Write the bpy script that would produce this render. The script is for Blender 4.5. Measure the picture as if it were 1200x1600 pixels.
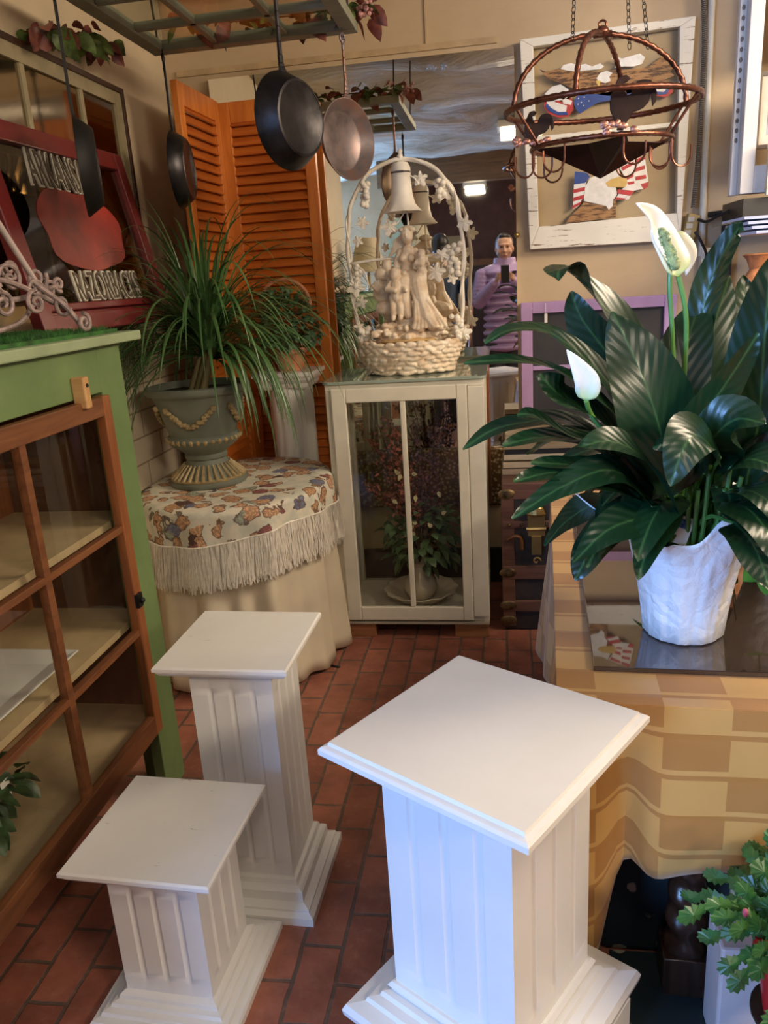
import bpy, math, random
from mathutils import Vector, Matrix
random.seed(7)
R_=random.random
def U_(a,b): return a+(b-a)*random.random()
PI=math.pi
scn=bpy.context.scene
for o in list(bpy.data.objects): bpy.data.objects.remove(o)

# ---------------------------------------------------------------- camera
cd=bpy.data.cameras.new('camera'); cam=bpy.data.objects.new('camera',cd); scn.collection.objects.link(cam)
cd.sensor_fit='VERTICAL'; cd.sensor_height=24.0; cd.sensor_width=18.0; cd.lens=18.2927
cd.clip_start=0.02
yaw,pitch,roll=[math.radians(a) for a in (-9.2356,16.5088,-3.70594)]
fw=Vector((math.sin(yaw)*math.cos(pitch),math.cos(yaw)*math.cos(pitch),-math.sin(pitch)))
rt=Vector((math.cos(yaw),-math.sin(yaw),0)); up=rt.cross(fw)
r2=rt*math.cos(roll)+up*math.sin(roll); u2=-rt*math.sin(roll)+up*math.cos(roll)
M=Matrix((r2,u2,-fw)).transposed().to_4x4(); M.translation=Vector((0,0,1.5))
cam.matrix_world=M
scn.camera=cam

# ---------------------------------------------------------------- light
scn.view_settings.view_transform='Standard'; scn.view_settings.look='None'
scn.view_settings.gamma=1; scn.view_settings.use_curve_mapping=False
scn.view_settings.exposure=0.0
w=bpy.data.worlds.new('daylight'); scn.world=w; w.use_nodes=True
w.node_tree.nodes['Background'].inputs[0].default_value=(.62,.78,1,1)
w.node_tree.nodes['Background'].inputs[1].default_value=1.0
def area(name,loc,target,sx,sy,power,col):
    l=bpy.data.lights.new(name,'AREA'); l.shape='RECTANGLE'; l.size=sx; l.size_y=sy; l.energy=power; l.color=col
    o=bpy.data.objects.new(name,l); scn.collection.objects.link(o); o.location=loc
    o.rotation_euler=(Vector(target)-Vector(loc)).to_track_quat('-Z','Y').to_euler(); return o
area('window_daylight',(-2.85,-3.15,1.45),(-1.0,0,.9),1.6,1.9,640,(.23,.46,1.0))
area('ceiling_lamp_light',(.2,-.1,2.66),(.2,.6,0),.36,.28,11,(1,.84,.64))
area('rear_lamp_light',(-.30,-2.9,2.5),(-.35,-1.5,0),.22,.2,16,(1,.84,.62))
area('right_fill_light',(1.9,2.1,2.6),(-.2,2.9,.8),1.1,.5,62,(1,.81,.60))  # unseen lamp added to brighten the left wall and the cabinet interior
area('rear_right_fill_light',(2.45,-1.2,2.6),(-1.0,2.8,.8),1.1,.4,85,(1,.82,.62))  # added out of view and mirror to brighten the wall behind the urn

# ---------------------------------------------------------------- helpers
def link(o): scn.collection.objects.link(o)
class MB:
    def __init__(s): s.v=[];s.f=[];s.uv=[]
    def add(s,vs,fs,uv=None):
        b=len(s.v); s.v+=[tuple(p) for p in vs]; s.f+=[tuple(i+b for i in f) for f in fs]
        s.uv+= uv if uv else [(p[0],p[1]) for p in vs]
    def box(s,x0,x1,y0,y1,z0,z1,m=None):
        vs=[(x,y,z) for x in (x0,x1) for y in (y0,y1) for z in (z0,z1)]
        if m is not None: vs=[tuple(m@Vector(p)) for p in vs]
        s.add(vs,[(0,1,3,2),(4,6,7,5),(0,4,5,1),(2,3,7,6),(0,2,6,4),(1,5,7,3)])
    def fx(s,x0,x1,z0,z1,y0,y1,wl,wb=None,wt=None,wr=None):   # rectangular frame in the XZ plane, butt-jointed
        wb=wb or wl;wt=wt or wl;wr=wr or wl
        s.box(x0,x0+wl,y0,y1,z0,z1);s.box(x1-wr,x1,y0,y1,z0,z1);s.box(x0+wl,x1-wr,y0+.0008,y1-.0008,z0,z0+wb);s.box(x0+wl,x1-wr,y0+.0008,y1-.0008,z1-wt,z1)
    def fy(s,y0,y1,z0,z1,x0,x1,wl,wb=None,wt=None,wr=None):
        wb=wb or wl;wt=wt or wl;wr=wr or wl
        s.box(x0,x1,y0,y0+wl,z0,z1);s.box(x0,x1,y1-wr,y1,z0,z1);s.box(x0+.0008,x1-.0008,y0+wl,y1-wr,z0,z0+wb);s.box(x0+.0008,x1-.0008,y0+wl,y1-wr,z1-wt,z1)
    def bar(s,a,b,w,h,upv=(0,0,1)):
        a=Vector(a);b=Vector(b);t=(b-a).normalized();u=Vector(upv)
        sd=t.cross(u).normalized();u=sd.cross(t)
        vs=[]
        for p in (a,b):
            for i,j in ((-1,-1),(1,-1),(1,1),(-1,1)): vs.append(p+sd*(i*w/2)+u*(j*h/2))
        s.add(vs,[(0,1,2,3),(7,6,5,4),(0,4,5,1),(1,5,6,2),(2,6,7,3),(3,7,4,0)])
    def tube(s,path,r,n=8,closed=False,twist=None,caps=True):
        P=[Vector(p) for p in path];N=len(P)
        T=[]
        for i in range(N):
            if closed: t=P[(i+1)%N]-P[i-1]
            else: t=P[min(i+1,N-1)]-P[max(i-1,0)]
            if t.length<1e-9: t=Vector((0,0,1))
            T.append(t.normalized())
        ref=Vector((0,0,1)) if abs(T[0].z)<.9 else Vector((1,0,0))
        nrm=T[0].cross(ref).normalized(); vs=[];uv=[];L=0
        for i in range(N):
            if i: L+=(P[i]-P[i-1]).length
            nrm=(nrm-T[i]*nrm.dot(T[i])); nrm=nrm.normalized() if nrm.length>1e-6 else T[i].orthogonal().normalized()
            bn=T[i].cross(nrm); rr=r[i] if isinstance(r,(list,tuple)) else r
            for k in range(n):
                a=2*PI*k/n; q=rr
                if twist: q=rr*(1+twist[2]*math.cos(twist[0]*a+L*twist[1]))
                vs.append(P[i]+nrm*(q*math.cos(a))+bn*(q*math.sin(a))); uv.append((k/n,L))
        fs=[]
        for i in range(N if closed else N-1):
            j=(i+1)%N
            for k in range(n): fs.append((i*n+k,i*n+(k+1)%n,j*n+(k+1)%n,j*n+k))
        if caps and not closed: fs+= [tuple(range(n-1,-1,-1)),tuple((N-1)*n+k for k in range(n))]
        s.add(vs,fs,uv)
    def lathe(s,prof,n=32,c=(0,0,0),sx=1,sy=1,fn=None,a0=0,a1=2*PI):
        vs=[];fs=[];uv=[];full=abs(a1-a0-2*PI)<1e-6;nn=n if full else n+1
        for i,(r,z) in enumerate(prof):
            for k in range(nn):
                a=a0+(a1-a0)*k/n; rr=r*(fn(a,z,i) if fn else 1)
                vs.append((c[0]+rr*math.cos(a)*sx,c[1]+rr*math.sin(a)*sy,c[2]+z)); uv.append((a,z))
        for i in range(len(prof)-1):
            for k in range(n):
                k2=(k+1)%nn if full else k+1
                fs.append((i*nn+k,i*nn+k2,(i+1)*nn+k2,(i+1)*nn+k))
        if full:
            if prof[0][0]>1e-5: fs.append(tuple(range(n-1,-1,-1)))
            if prof[-1][0]>1e-5: fs.append(tuple((len(prof)-1)*n+k for k in range(n)))
        s.add(vs,fs,uv)
    def sq(s,prof,c=(0,0,0)):      # square rings (half size, z)
        vs=[];fs=[]
        for h,z in prof:
            for i,j in ((-1,-1),(1,-1),(1,1),(-1,1)): vs.append((c[0]+i*h,c[1]+j*h,c[2]+z))
        for i in range(len(prof)-1):
            for k in range(4): fs.append((i*4+k,i*4+(k+1)%4,i*4+4+(k+1)%4,i*4+4+k))
        fs.append((3,2,1,0)); b=4*(len(prof)-1); fs.append((b,b+1,b+2,b+3))
        s.add(vs,fs)
    def ell(s,c,r,n=12,m=8,rot=None):
        if not isinstance(r,(tuple,list)): r=(r,r,r)
        vs=[];fs=[];rm=rot if rot is not None else Matrix.Identity(3)
        c=Vector(c)
        vs.append(c+rm@Vector((0,0,-r[2])))
        for i in range(1,m):
            a=-PI/2+PI*i/m
            for k in range(n):
                b=2*PI*k/n; vs.append(c+rm@Vector((r[0]*math.cos(a)*math.cos(b),r[1]*math.cos(a)*math.sin(b),r[2]*math.sin(a))))
        vs.append(c+rm@Vector((0,0,r[2])))
        for k in range(n): fs.append((0,1+(k+1)%n,1+k))
        for i in range(m-2):
            for k in range(n): fs.append((1+i*n+k,1+i*n+(k+1)%n,1+(i+1)*n+(k+1)%n,1+(i+1)*n+k))
        e=len(vs)-1;b=1+(m-2)*n
        for k in range(n): fs.append((b+k,b+(k+1)%n,e))
        s.add(vs,fs)
    def cap(s,a,b,ra,rb,n=12):
        a=Vector(a);b=Vector(b); k=5
        s.tube([a.lerp(b,i/k) for i in range(k+1)],[ra+(rb-ra)*i/k for i in range(k+1)],n)
        s.ell(a,ra,n,8); s.ell(b,rb,n,8)
    def chain(s,pts):              # pts: (x,y,z,r)
        for p,q in zip(pts,pts[1:]): s.cap(p[:3],q[:3],p[3],q[3])
    def prism(s,poly,t,o,ax,ay):   # polygon (u,v) on plane o+u*ax+v*ay, thickness t along ax x ay
        o=Vector(o);ax=Vector(ax);ay=Vector(ay);nz=ax.cross(ay).normalized()
        n=len(poly); vs=[o+ax*u+ay*v for u,v in poly]+[o+ax*u+ay*v+nz*t for u,v in poly]
        fs=[tuple(range(n-1,-1,-1)),tuple(range(n,2*n))]+[(k,(k+1)%n,n+(k+1)%n,n+k) for k in range(n)]
        s.add(vs,fs)
    def build(s,name,mat,parent=None,smooth=False,bevel=0,mods=None,auto=True):
        me=bpy.data.meshes.new(name); me.from_pydata(s.v,[],s.f); me.update()
        ul=me.uv_layers.new(name='uv')
        for lp in me.loops: ul.data[lp.index].uv=s.uv[lp.vertex_index]
        o=bpy.data.objects.new(name,me); link(o)
        if mat: me.materials.append(mat)
        if smooth:
            me.polygons.foreach_set('use_smooth',[True]*len(me.polygons))
            if auto: 
                try: me.set_sharp_from_angle(angle=math.radians(40))
                except Exception: pass
        if bevel:
            b=o.modifiers.new('bevel','BEVEL'); b.width=bevel; b.segments=2; b.limit_method='ANGLE'; b.angle_limit=math.radians(50)
        for m in (mods or []):
            q=o.modifiers.new(m[0],m[1])
            for k,v in m[2].items(): setattr(q,k,v)
        if parent is not None: o.parent=parent
        return o
def blob(voxel,sm=3): return [('remesh','REMESH',dict(mode='VOXEL',voxel_size=voxel,use_smooth_shade=True)),('smooth','SMOOTH',dict(factor=.5,iterations=sm))]
def thing(name,label,cat,loc=(0,0,0),rz=0,group=None):
    o=bpy.data.objects.new(name,None); link(o); o.location=loc; o.rotation_euler=(0,0,rz); o.empty_display_size=.05
    o['label']=label;o['category']=cat
    if group:o['group']=group
    return o
def tag(o,label,cat,group=None):
    o['label']=label;o['category']=cat
    if group:o['group']=group
    return o
def struct(o): o['kind']='structure'; return o
def spline(P,n):
    P=[Vector(p) for p in P]; Q=[P[0]*2-P[1]]+P+[P[-1]*2-P[-2]]; out=[]
    seg=len(P)-1
    for i in range(n+1):
        t=i/n*seg;k=min(int(t),seg-1);t-=k
        a,b,c,d=Q[k],Q[k+1],Q[k+2],Q[k+3]
        out.append(.5*((2*b)+(c-a)*t+(2*a-5*b+4*c-d)*t*t+(3*b-a-3*c+d)*t**3))
    return out
def leaf(mb,pts,w,nh=(0,0,1),n=12,fold=.18,prof=None,wav=0,ph=0):
    P=spline(pts,n) if len(pts)>2 else [Vector(pts[0]).lerp(Vector(pts[1]),i/n) for i in range(n+1)]
    nh=Vector(nh); vs=[];uv=[];fs=[]
    for i,p in enumerate(P):
        t=i/n; T=(P[min(i+1,n)]-P[max(i-1,0)]).normalized()
        S=T.cross(nh); S=S.normalized() if S.length>1e-4 else T.orthogonal().normalized()
        N=S.cross(T)
        ww=w/2*(prof(t) if prof else (math.sin(PI*min(1,t**.75))**.8 if 0<t<1 else .02))
        for j,u in enumerate((-1,-.5,0,.5,1)):
            vs.append(p+S*(u*ww)+N*(abs(u)*fold*ww+wav*w*math.sin(t*9+ph+u*2)*abs(u)))
            uv.append((u*ww*10,t))
    for i in range(n):
        for j in range(4): a=i*5+j; fs.append((a,a+1,a+6,a+5))
    mb.add(vs,fs,uv)

# ---------------------------------------------------------------- materials
class NT:
    def __init__(s,name):
        s.m=bpy.data.materials.new(name); s.m.use_nodes=True; s.t=s.m.node_tree; s.N=s.t.nodes; s.L=s.t.links
        s.b=s.N['Principled BSDF']; s.out=s.N['Material Output']
    def n(s,ty,**kw):
        o=s.N.new(ty)
        for k,v in kw.items():
            if hasattr(o,k) and k not in('Scale','Vector'): setattr(o,k,v)
        return o
    def l(s,a,b): s.L.new(a,b)
    def coord(s,kind='Object',scale=(1,1,1),rot=(0,0,0)):
        c=s.n('ShaderNodeTexCoord');m=s.n('ShaderNodeMapping');m.inputs['Scale'].default_value=scale;m.inputs['Rotation'].default_value=rot
        s.l(c.outputs[kind],m.inputs['Vector']); return m.outputs[0]
    def noise(s,vec,scale=5,detail=3,rough=.5,dist=0):
        o=s.n('ShaderNodeTexNoise');o.inputs['Scale'].default_value=scale;o.inputs['Detail'].default_value=detail;o.inputs['Roughness'].default_value=rough;o.inputs['Distortion'].default_value=dist
        if vec is not None: s.l(vec,o.inputs['Vector'])
        return o.outputs['Fac']
    def ramp(s,fac,stops,interp='LINEAR'):
        r=s.n('ShaderNodeValToRGB');r.color_ramp.interpolation=interp
        e=r.color_ramp.elements
        while len(e)<len(stops): e.new(.5)
        for i,(p,c) in enumerate(stops):
            e[i].position=p; e[i].color=(*c,1) if not isinstance(c,(int,float)) else (c,c,c,1)
        s.l(fac,r.inputs[0]); return r.outputs[0]
    def mix(s,fac,a,b,blend='MIX'):
        o=s.n('ShaderNodeMix');o.data_type='RGBA';o.blend_type=blend
        for v,i in ((fac,0),(a,6),(b,7)):
            if isinstance(v,(int,float)): o.inputs[i].default_value=v if i==0 else (v,v,v,1)
            elif isinstance(v,(tuple,list)): o.inputs[i].default_value=(*v,1)
            else: s.l(v,o.inputs[i])
        return o.outputs[2]
    def math(s,op,a,b=0):
        o=s.n('ShaderNodeMath');o.operation=op
        for v,i in ((a,0),(b,1)):
            if isinstance(v,(int,float)): o.inputs[i].default_value=v
            else: s.l(v,o.inputs[i])
        return o.outputs[0]
    def bump(s,h,strength=.3,dist=.01):
        o=s.n('ShaderNodeBump');o.inputs['Strength'].default_value=strength;o.inputs['Distance'].default_value=dist
        s.l(h,o.inputs['Height']);s.l(o.outputs[0],s.b.inputs['Normal'])
    def set(s,col=None,rough=None,metal=None,**kw):
        if col is not None:
            if isinstance(col,(tuple,list)): s.b.inputs['Base Color'].default_value=(*col,1)
            else: s.l(col,s.b.inputs['Base Color'])
        if rough is not None: 
            if isinstance(rough,(int,float)): s.b.inputs['Roughness'].default_value=rough
            else: s.l(rough,s.b.inputs['Roughness'])
        if metal is not None: s.b.inputs['Metallic'].default_value=metal
        for k,v in kw.items(): s.b.inputs[k.replace('_',' ')].default_value=v
        return s.m
def mk(name,col,rough=.5,metal=0,var=.12,vs=8,bump=0,bs=40,bd=.004,scale=(1,1,1),col2=None,**kw):
    t=NT(name); v=t.coord('Object',scale)
    nz=t.noise(v,vs,4,.6)
    c2=col2 or tuple(c*(1-2.2*var) for c in col); c1=col if col2 else tuple(min(1,c*(1+var)) for c in col)
    c=t.ramp(nz,[(.3,c2),(.7,c1)])
    if bump: t.bump(t.noise(v,bs,4,.6),bump,bd)
    t.set(c,rough,metal,**kw); return t.m
def wood(name,c1,c2,rough=.4,axis='Z',sc=1,**kw):
    t=NT(name); s={'Z':(14,14,1.2),'X':(1.2,14,14),'Y':(14,1.2,14)}[axis]
    v=t.coord('Object',tuple(a*sc for a in s)); nz=t.noise(v,2.2,6,.62,.6)
    c=t.ramp(nz,[(.3,c1),(.7,c2)]); t.bump(nz,.12,.003); t.set(c,rough,**kw); return t.m
def chipped(name,base,under,amt=.62,scale=(3,3,30),rough=.5,tint=None):
    t=NT(name); v=t.coord('Object',scale); nz=t.noise(v,2.5,6,.7)
    v2=t.coord('Object',(1,1,1)); n2=t.noise(v2,5,3)
    c=t.ramp(n2,[(.3,tuple(a*.86 for a in base)),(.7,base)])
    m=t.ramp(nz,[(amt,0.),(amt+.03,1.)])
    t.set(t.mix(m,c,under),rough); t.bump(m,-.3,.002); return t.m
def thin_glass(name,tint=(1,1,1),refl=1.0,rough=.0,base=.0):
    t=NT(name); t.N.remove(t.b)
    tr=t.n('ShaderNodeBsdfTransparent');tr.inputs[0].default_value=(*tint,1)
    gl=t.n('ShaderNodeBsdfGlossy');gl.inputs['Roughness'].default_value=rough
    fr=t.n('ShaderNodeFresnel');fr.inputs[0].default_value=1.5
    ge=t.n('ShaderNodeNewGeometry'); f=t.math('MULTIPLY',t.math('ADD',t.math('MULTIPLY',fr.outputs[0],refl),base),t.math('SUBTRACT',1,ge.outputs['Backfacing']))
    mx=t.n('ShaderNodeMixShader');t.l(f,mx.inputs[0]);t.l(tr.outputs[0],mx.inputs[1]);t.l(gl.outputs[0],mx.inputs[2])
    t.l(mx.outputs[0],t.out.inputs[0]); return t.m
def emis(name,col,st):
    t=NT(name); t.set(col,.5); t.b.inputs['Emission Color'].default_value=(*col,1); t.b.inputs['Emission Strength'].default_value=st; return t.m

W_ped=mk('white_gloss_paint',(.78,.77,.74),.28,var=.03,vs=3,bump=.06,bs=60)
def ped_top():
    t=NT('white_paint_scuffed'); v=t.coord('Object',(1,6,1)); nz=t.noise(v,14,5,.7)
    m=t.ramp(nz,[(.665,0.),(.70,.8)]); n2=t.noise(t.coord('Object'),4,3)
    c=t.ramp(n2,[(.3,(.74,.72,.68)),(.7,(.82,.81,.78))])
    t.set(t.mix(m,c,(.25,.2,.15)),.35); return t.m
W_scuff=ped_top()
BRASS=mk('aged_brass',(.45,.32,.12),.35,.9)
BLACK=mk('black_plastic',(.012,.012,.013),.4)
IRON=mk('cast_iron',(.035,.032,.034),.38,.75,var=.35,vs=14,bump=.25,bs=50,bd=.002)
def skillet_mat():
    t=NT('worn_skillet_steel'); v=t.coord('Object'); nz=t.noise(v,9,5,.6)
    c=t.ramp(nz,[(.3,(.10,.075,.075)),(.5,(.22,.18,.18)),(.72,(.34,.17,.11))]); t.set(c,.36,.55); return t.m
SKIL=skillet_mat()
MIRROR=NT('mirror_silver').set((.86,.84,.78),.015,1.0)
GLASS=thin_glass('window_glass',(.97,.97,.95),.9)
GLASS_OLD=thin_glass('dusty_window_glass',(.88,.90,.86),1.0,.03,.05)
WOODO=wood('orange_stained_pine',(.46,.12,.018),(.66,.22,.035),.3)
WOODO2=wood('orange_stained_slats',(.40,.09,.014),(.58,.17,.028),.33,'X')
WOODB=wood('brown_stained_wood',(.10,.035,.014),(.22,.085,.032),.38,'Y')
WOODBZ=wood('red_brown_wood_stile',(.16,.05,.018),(.33,.12,.04),.35,'Z')
WOODD=wood('dark_walnut',(.014,.007,.004),(.045,.02,.012),.28)
PINE=wood('raw_pine',(.42,.22,.08),(.62,.38,.17),.55,'X')
GREEN=mk('green_chalk_paint',(.155,.235,.088),.6,var=.10,vs=5,bump=.15,bs=50,col2=(.11,.175,.062))
GREENL=mk('light_green_chalk_paint',(.30,.38,.22),.6,var=.10,vs=5)
CREAM=mk('cream_paint',(.74,.70,.58),.42,var=.07,vs=4,bump=.1,bs=30)
RESIN=mk('antique_cream_resin',(.86,.77,.62),.5,var=.1,vs=22,col2=(.62,.45,.29),bump=.25,bs=60)
RESINW=mk('white_resin',(.83,.78,.68),.5,var=.06,vs=12)

# ================================================================ SETTING
def wall_mat():
    t=NT('cream_plywood_wall'); v=t.coord('Object',(1,1,1)); n1=t.noise(v,2.2,5,.6); n2=t.noise(t.coord('Object',(2,2,9)),7,5,.7)
    c=t.ramp(n1,[(.3,(.46,.345,.215)),(.7,(.57,.445,.29))]); c=t.mix(t.math('MULTIPLY',n2,.35),c,(.42,.29,.15))
    sp=t.ramp(t.noise(v,28,2,.5),[(.74,0.),(.78,1.)]); c=t.mix(sp,c,(.16,.10,.06))
    t.bump(t.noise(v,22,5,.6),.12,.004); t.set(c,.62); return t.m
WALL=wall_mat()
def lwall_mat():
    t=NT('cream_wall_over_blocks'); v=t.coord('Object'); n1=t.noise(v,2.2,5,.6)
    c=t.ramp(n1,[(.3,(.55,.44,.29)),(.7,(.66,.55,.38))])
    vb=t.coord('Object',(1,1,1),(PI/2,0,PI/2))
    sx=t.n('ShaderNodeSeparateXYZ'); tc=t.n('ShaderNodeTexCoord'); t.l(tc.outputs['Object'],sx.inputs[0])
    cb=t.n('ShaderNodeCombineXYZ'); t.l(sx.outputs[1],cb.inputs[0]); t.l(sx.outputs[2],cb.inputs[1])
    br=t.n('ShaderNodeTexBrick'); t.l(cb.outputs[0],br.inputs['Vector']); br.inputs['Scale'].default_value=1
    br.inputs['Brick Width'].default_value=.3; br.inputs['Row Height'].default_value=.105; br.inputs['Mortar Size'].default_value=.004
    br.inputs['Color1'].default_value=(.74,.64,.48,1);br.inputs['Color2'].default_value=(.69,.59,.43,1);br.inputs['Mortar'].default_value=(.36,.28,.18,1)
    m=t.ramp(sx.outputs[2],[(.0,1.),(1.,1.)])
    lt=t.math('LESS_THAN',sx.outputs[2],1.27)
    t.set(t.mix(lt,c,br.outputs[0]),.6)
    h=t.math('MULTIPLY',br.outputs['Fac'],lt); t.bump(h,-.5,.006); return t.m
LWALL=lwall_mat()
def floor_mat():
    t=NT('worn_red_brick_floor')
    tc=t.n('ShaderNodeTexCoord'); sx=t.n('ShaderNodeSeparateXYZ'); t.l(tc.outputs['Object'],sx.inputs[0])
    cb=t.n('ShaderNodeCombineXYZ'); t.l(sx.outputs[1],cb.inputs[0]); t.l(sx.outputs[0],cb.inputs[1])
    nz=t.n('ShaderNodeTexNoise'); nz.inputs['Scale'].default_value=14; t.l(tc.outputs['Object'],nz.inputs['Vector'])
    va=t.n('ShaderNodeVectorMath');va.operation='SCALE'; va.inputs[3].default_value=.008; t.l(nz.outputs['Color'],va.inputs[0])
    vb=t.n('ShaderNodeVectorMath');vb.operation='ADD'; t.l(cb.outputs[0],vb.inputs[0]);t.l(va.outputs[0],vb.inputs[1])
    br=t.n('ShaderNodeTexBrick'); t.l(vb.outputs[0],br.inputs['Vector']); br.inputs['Scale'].default_value=1
    br.inputs['Brick Width'].default_value=.205; br.inputs['Row Height'].default_value=.098; br.inputs['Mortar Size'].default_value=.0055; br.inputs['Mortar Smooth'].default_value=.3; br.inputs['Bias'].default_value=-.1
    br.inputs['Color1'].default_value=(.42,.15,.095,1);br.inputs['Color2'].default_value=(.26,.085,.055,1);br.inputs['Mortar'].default_value=(.13,.095,.075,1)
    n2=t.noise(tc.outputs['Object'],26,6,.7); wear=t.ramp(n2,[(.5,0.),(.75,.7)])
    c=t.mix(wear,br.outputs[0],(.46,.22,.16)); n3=t.noise(tc.outputs['Object'],9,4,.6); c=t.mix(t.ramp(n3,[(.35,.45),(.6,0.)]),c,(.08,.03,.022))
    t.set(c,t.ramp(n2,[(.3,.34),(.7,.6)]))
    h=t.math('SUBTRACT',t.math('MULTIPLY',n2,.5),br.outputs['Fac']); t.bump(h,.5,.006); return t.m
FLOOR=floor_mat()
m=MB(); m.box(-3.7,3.3,-4.6,3.85,-.1,0); struct(m.build('floor',FLOOR))
def plastic_ceiling():
    t=NT('draped_plastic_sheeting'); v=t.coord('Object',(1,3,1)); n=t.noise(v,1.6,6,.62,.8)
    t.set(t.ramp(n,[(.35,(.40,.36,.27)),(.65,(.70,.68,.58))]),.3); t.bump(n,.9,.08); return t.m
m=MB(); nx,ny=28,40
for j in range(ny+1):
    for i in range(nx+1):
        x=-3.7+7*i/nx; y=-4.6+8.45*j/ny
        m.v.append((x,y,2.80+.07*math.sin(y*5.2+.6*math.sin(x*1.7))+.025*math.sin(x*6+y*3))); m.uv.append((x,y))
for j in range(ny):
    for i in range(nx): a=j*(nx+1)+i; m.f.append((a,a+nx+1,a+nx+2,a+1))
struct(m.build('ceiling',plastic_ceiling(),smooth=True,auto=False,mods=[('thick','SOLIDIFY',dict(thickness=.02,offset=1))]))
m=MB(); m.box(-3.7,3.3,3.75,3.85,0,2.95); struct(m.build('wall_back',WALL))
m=MB(); m.box(-1.567,-1.467,-.3,3.75,0,2.95); struct(m.build('wall_left',LWALL))
m=MB(); m.box(-3.7,-1.567,-.3,-.2,0,2.95); struct(m.build('wall_left_return',LWALL))
m=MB(); m.box(-3.8,-3.7,-3.1,-.2,0,2.95); struct(m.build('wall_far_left',WALL))
m=MB(); m.box(3.2,3.3,-4.6,3.75,0,2.95); struct(m.build('wall_right',WALL))
DARKR=mk('dark_maroon_wall',(.16,.07,.05),.6)
m=MB(); m.box(-1.4,3.3,-4.7,-4.6,0,2.95); struct(m.build('wall_front',DARKR))
m=MB(); m.box(-3.7,-3.65,-3.1,-3.0,0,2.95); m.box(-2.05,-1.4,-3.1,-3.0,0,2.95); m.box(-3.65,-2.05,-3.1,-3.0,0,.5); m.box(-3.65,-2.05,-3.1,-3.0,2.4,2.95); m.box(-1.5,-1.4,-4.6,-3.1,0,2.95)
struct(m.build('wall_front_left',WALL))
m=MB()
m.fx(-3.65,-2.05,.5,2.4,-3.09,-3.03,.06); m.box(-2.88,-2.82,-3.088,-3.032,.56,2.34)
w1=struct(m.build('window_1',CREAM)); m=MB(); m.box(-3.59,-2.11,-3.065,-3.06,.56,2.34); m.build('window_pane',GLASS,w1)
m=MB(); m.box(-1.4,3.2,-2.35,-2.2,2.52,2.9); struct(m.build('trim_1',wood('ceiling_beam_wood',(.10,.05,.02),(.22,.12,.05),.5,'X')))
m=MB(); m.box(-1.0,.0,3.728,3.75,0,.18); struct(m.build('baseboard_back',BLACK))
# seams of the plywood sheets
m=MB(); m.box(-.30,-.292,3.742,3.75,2.44,2.9); m.box(-1.42,.0,3.74,3.75,2.425,2.45); struct(m.build('trim_2',mk('wall_batten',(.48,.35,.2),.6)))

# ---- lamps of the room, plus two unseen ones added on the right
LAMP=emis('lit_lamp_diffuser',(1,.86,.62),7)
def fixture(x,y,z,sx,sy,label,name='ceiling_light'):
    t=thing(name,label,'ceiling light',(x,y,z))
    m=MB(); m.box(-sx/2-.03,sx/2+.03,-sy/2-.03,sy/2+.03,.0,.05); m.build('housing',CREAM,t,bevel=.004)
    m=MB(); m.box(-sx/2,sx/2,-sy/2,sy/2,-.008,0); m.build('diffuser',LAMP,t)
fixture(.2,-.1,2.69,.36,.28,'lit ceiling lamp under the draped plastic sheeting, seen in the mirror')
fixture(-.30,-2.9,2.53,.22,.2,'small bright lamp beyond the brown beam, seen in the mirror')
fixture(1.9,2.1,2.69,1.1,.5,'added unseen ceiling lamp at the right, brightening the left wall and cabinet')  # housing for the added fill on the right
fixture(2.45,-1.2,2.66,1.1,.4,'added unseen ceiling lamp at the rear right, brightening the wall behind the urn')  # housing for the added fill at the rear right

# ================================================================ PEDESTALS
def pedestal(name,label,loc,rz,h,S,sh,zb,base,topm,capprof,group=None,ngr=3,sheet=0):
    t=thing(name,label,'pedestal',loc,rz,group)
    m=MB(); m.sq(capprof(S,sh,h)); m.build('top_plate',topm,t)
    # shaft with rounded flutes
    z0,z1=zb,h-.03; gz0,gz1=z0+.035,z1-.05
    zs=[z0,gz0,gz0+.004,gz0+.012,gz0+.022,gz1-.022,gz1-.012,gz1-.004,gz1,z1]; dp=[0,0,.45,.8,1,1,.8,.45,0,0]
    gw=sh*2*.075; prof=[-1.0]
    cs=[-.52,0,.52]
    pts=[]  # (u,depth)
    pts.append((-1,0))
    for c in cs:
        for k,(q,d) in enumerate(((-1,0),(-.6,.75),(0,1),(.6,.75),(1,0))): pts.append((c+q*gw/(sh*2),d))
    vs=[];n=len(pts)*4
    for z,d in zip(zs,dp):
        for s_ in range(4):
            a=s_*PI/2; ca,sa=math.cos(a),math.sin(a)
            for u,q in pts:
                x=u*sh;y=-sh+q*d*.005
                vs.append((x*ca-y*sa,x*sa+y*ca,z))
    fs=[]
    for i in range(len(zs)-1):
        for k in range(n): fs.append((i*n+k,i*n+(k+1)%n,(i+1)*n+(k+1)%n,(i+1)*n+k))
    m=MB(); m.add(vs,fs); m.build('fluted_shaft',W_ped,t,smooth=True)
    m=MB(); m.sq(base(S,sh)); m.build('base',W_ped,t)
    return t
def cap_a(S,s,h): return [(s-.003,h-.05),(s+.01,h-.046),(s+.014,h-.034),(s+.03,h-.03),(S-.012,h-.026),(S-.006,h-.018),(S-.006,h-.013),(S,h-.012),(S,h-.004),(S-.004,h)]
def cap_b(S,s,h): return [(s-.003,h-.04),(s+.01,h-.03),(S-.006,h-.026),(S,h-.022),(S,h-.012),(S-.004,h-.008),(S-.012,h-.006),(S-.014,h)]
def base_b(S,s): return [(q,z+.09 if i else 0) for i,(q,z) in enumerate(_bb(S,s))]
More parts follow.
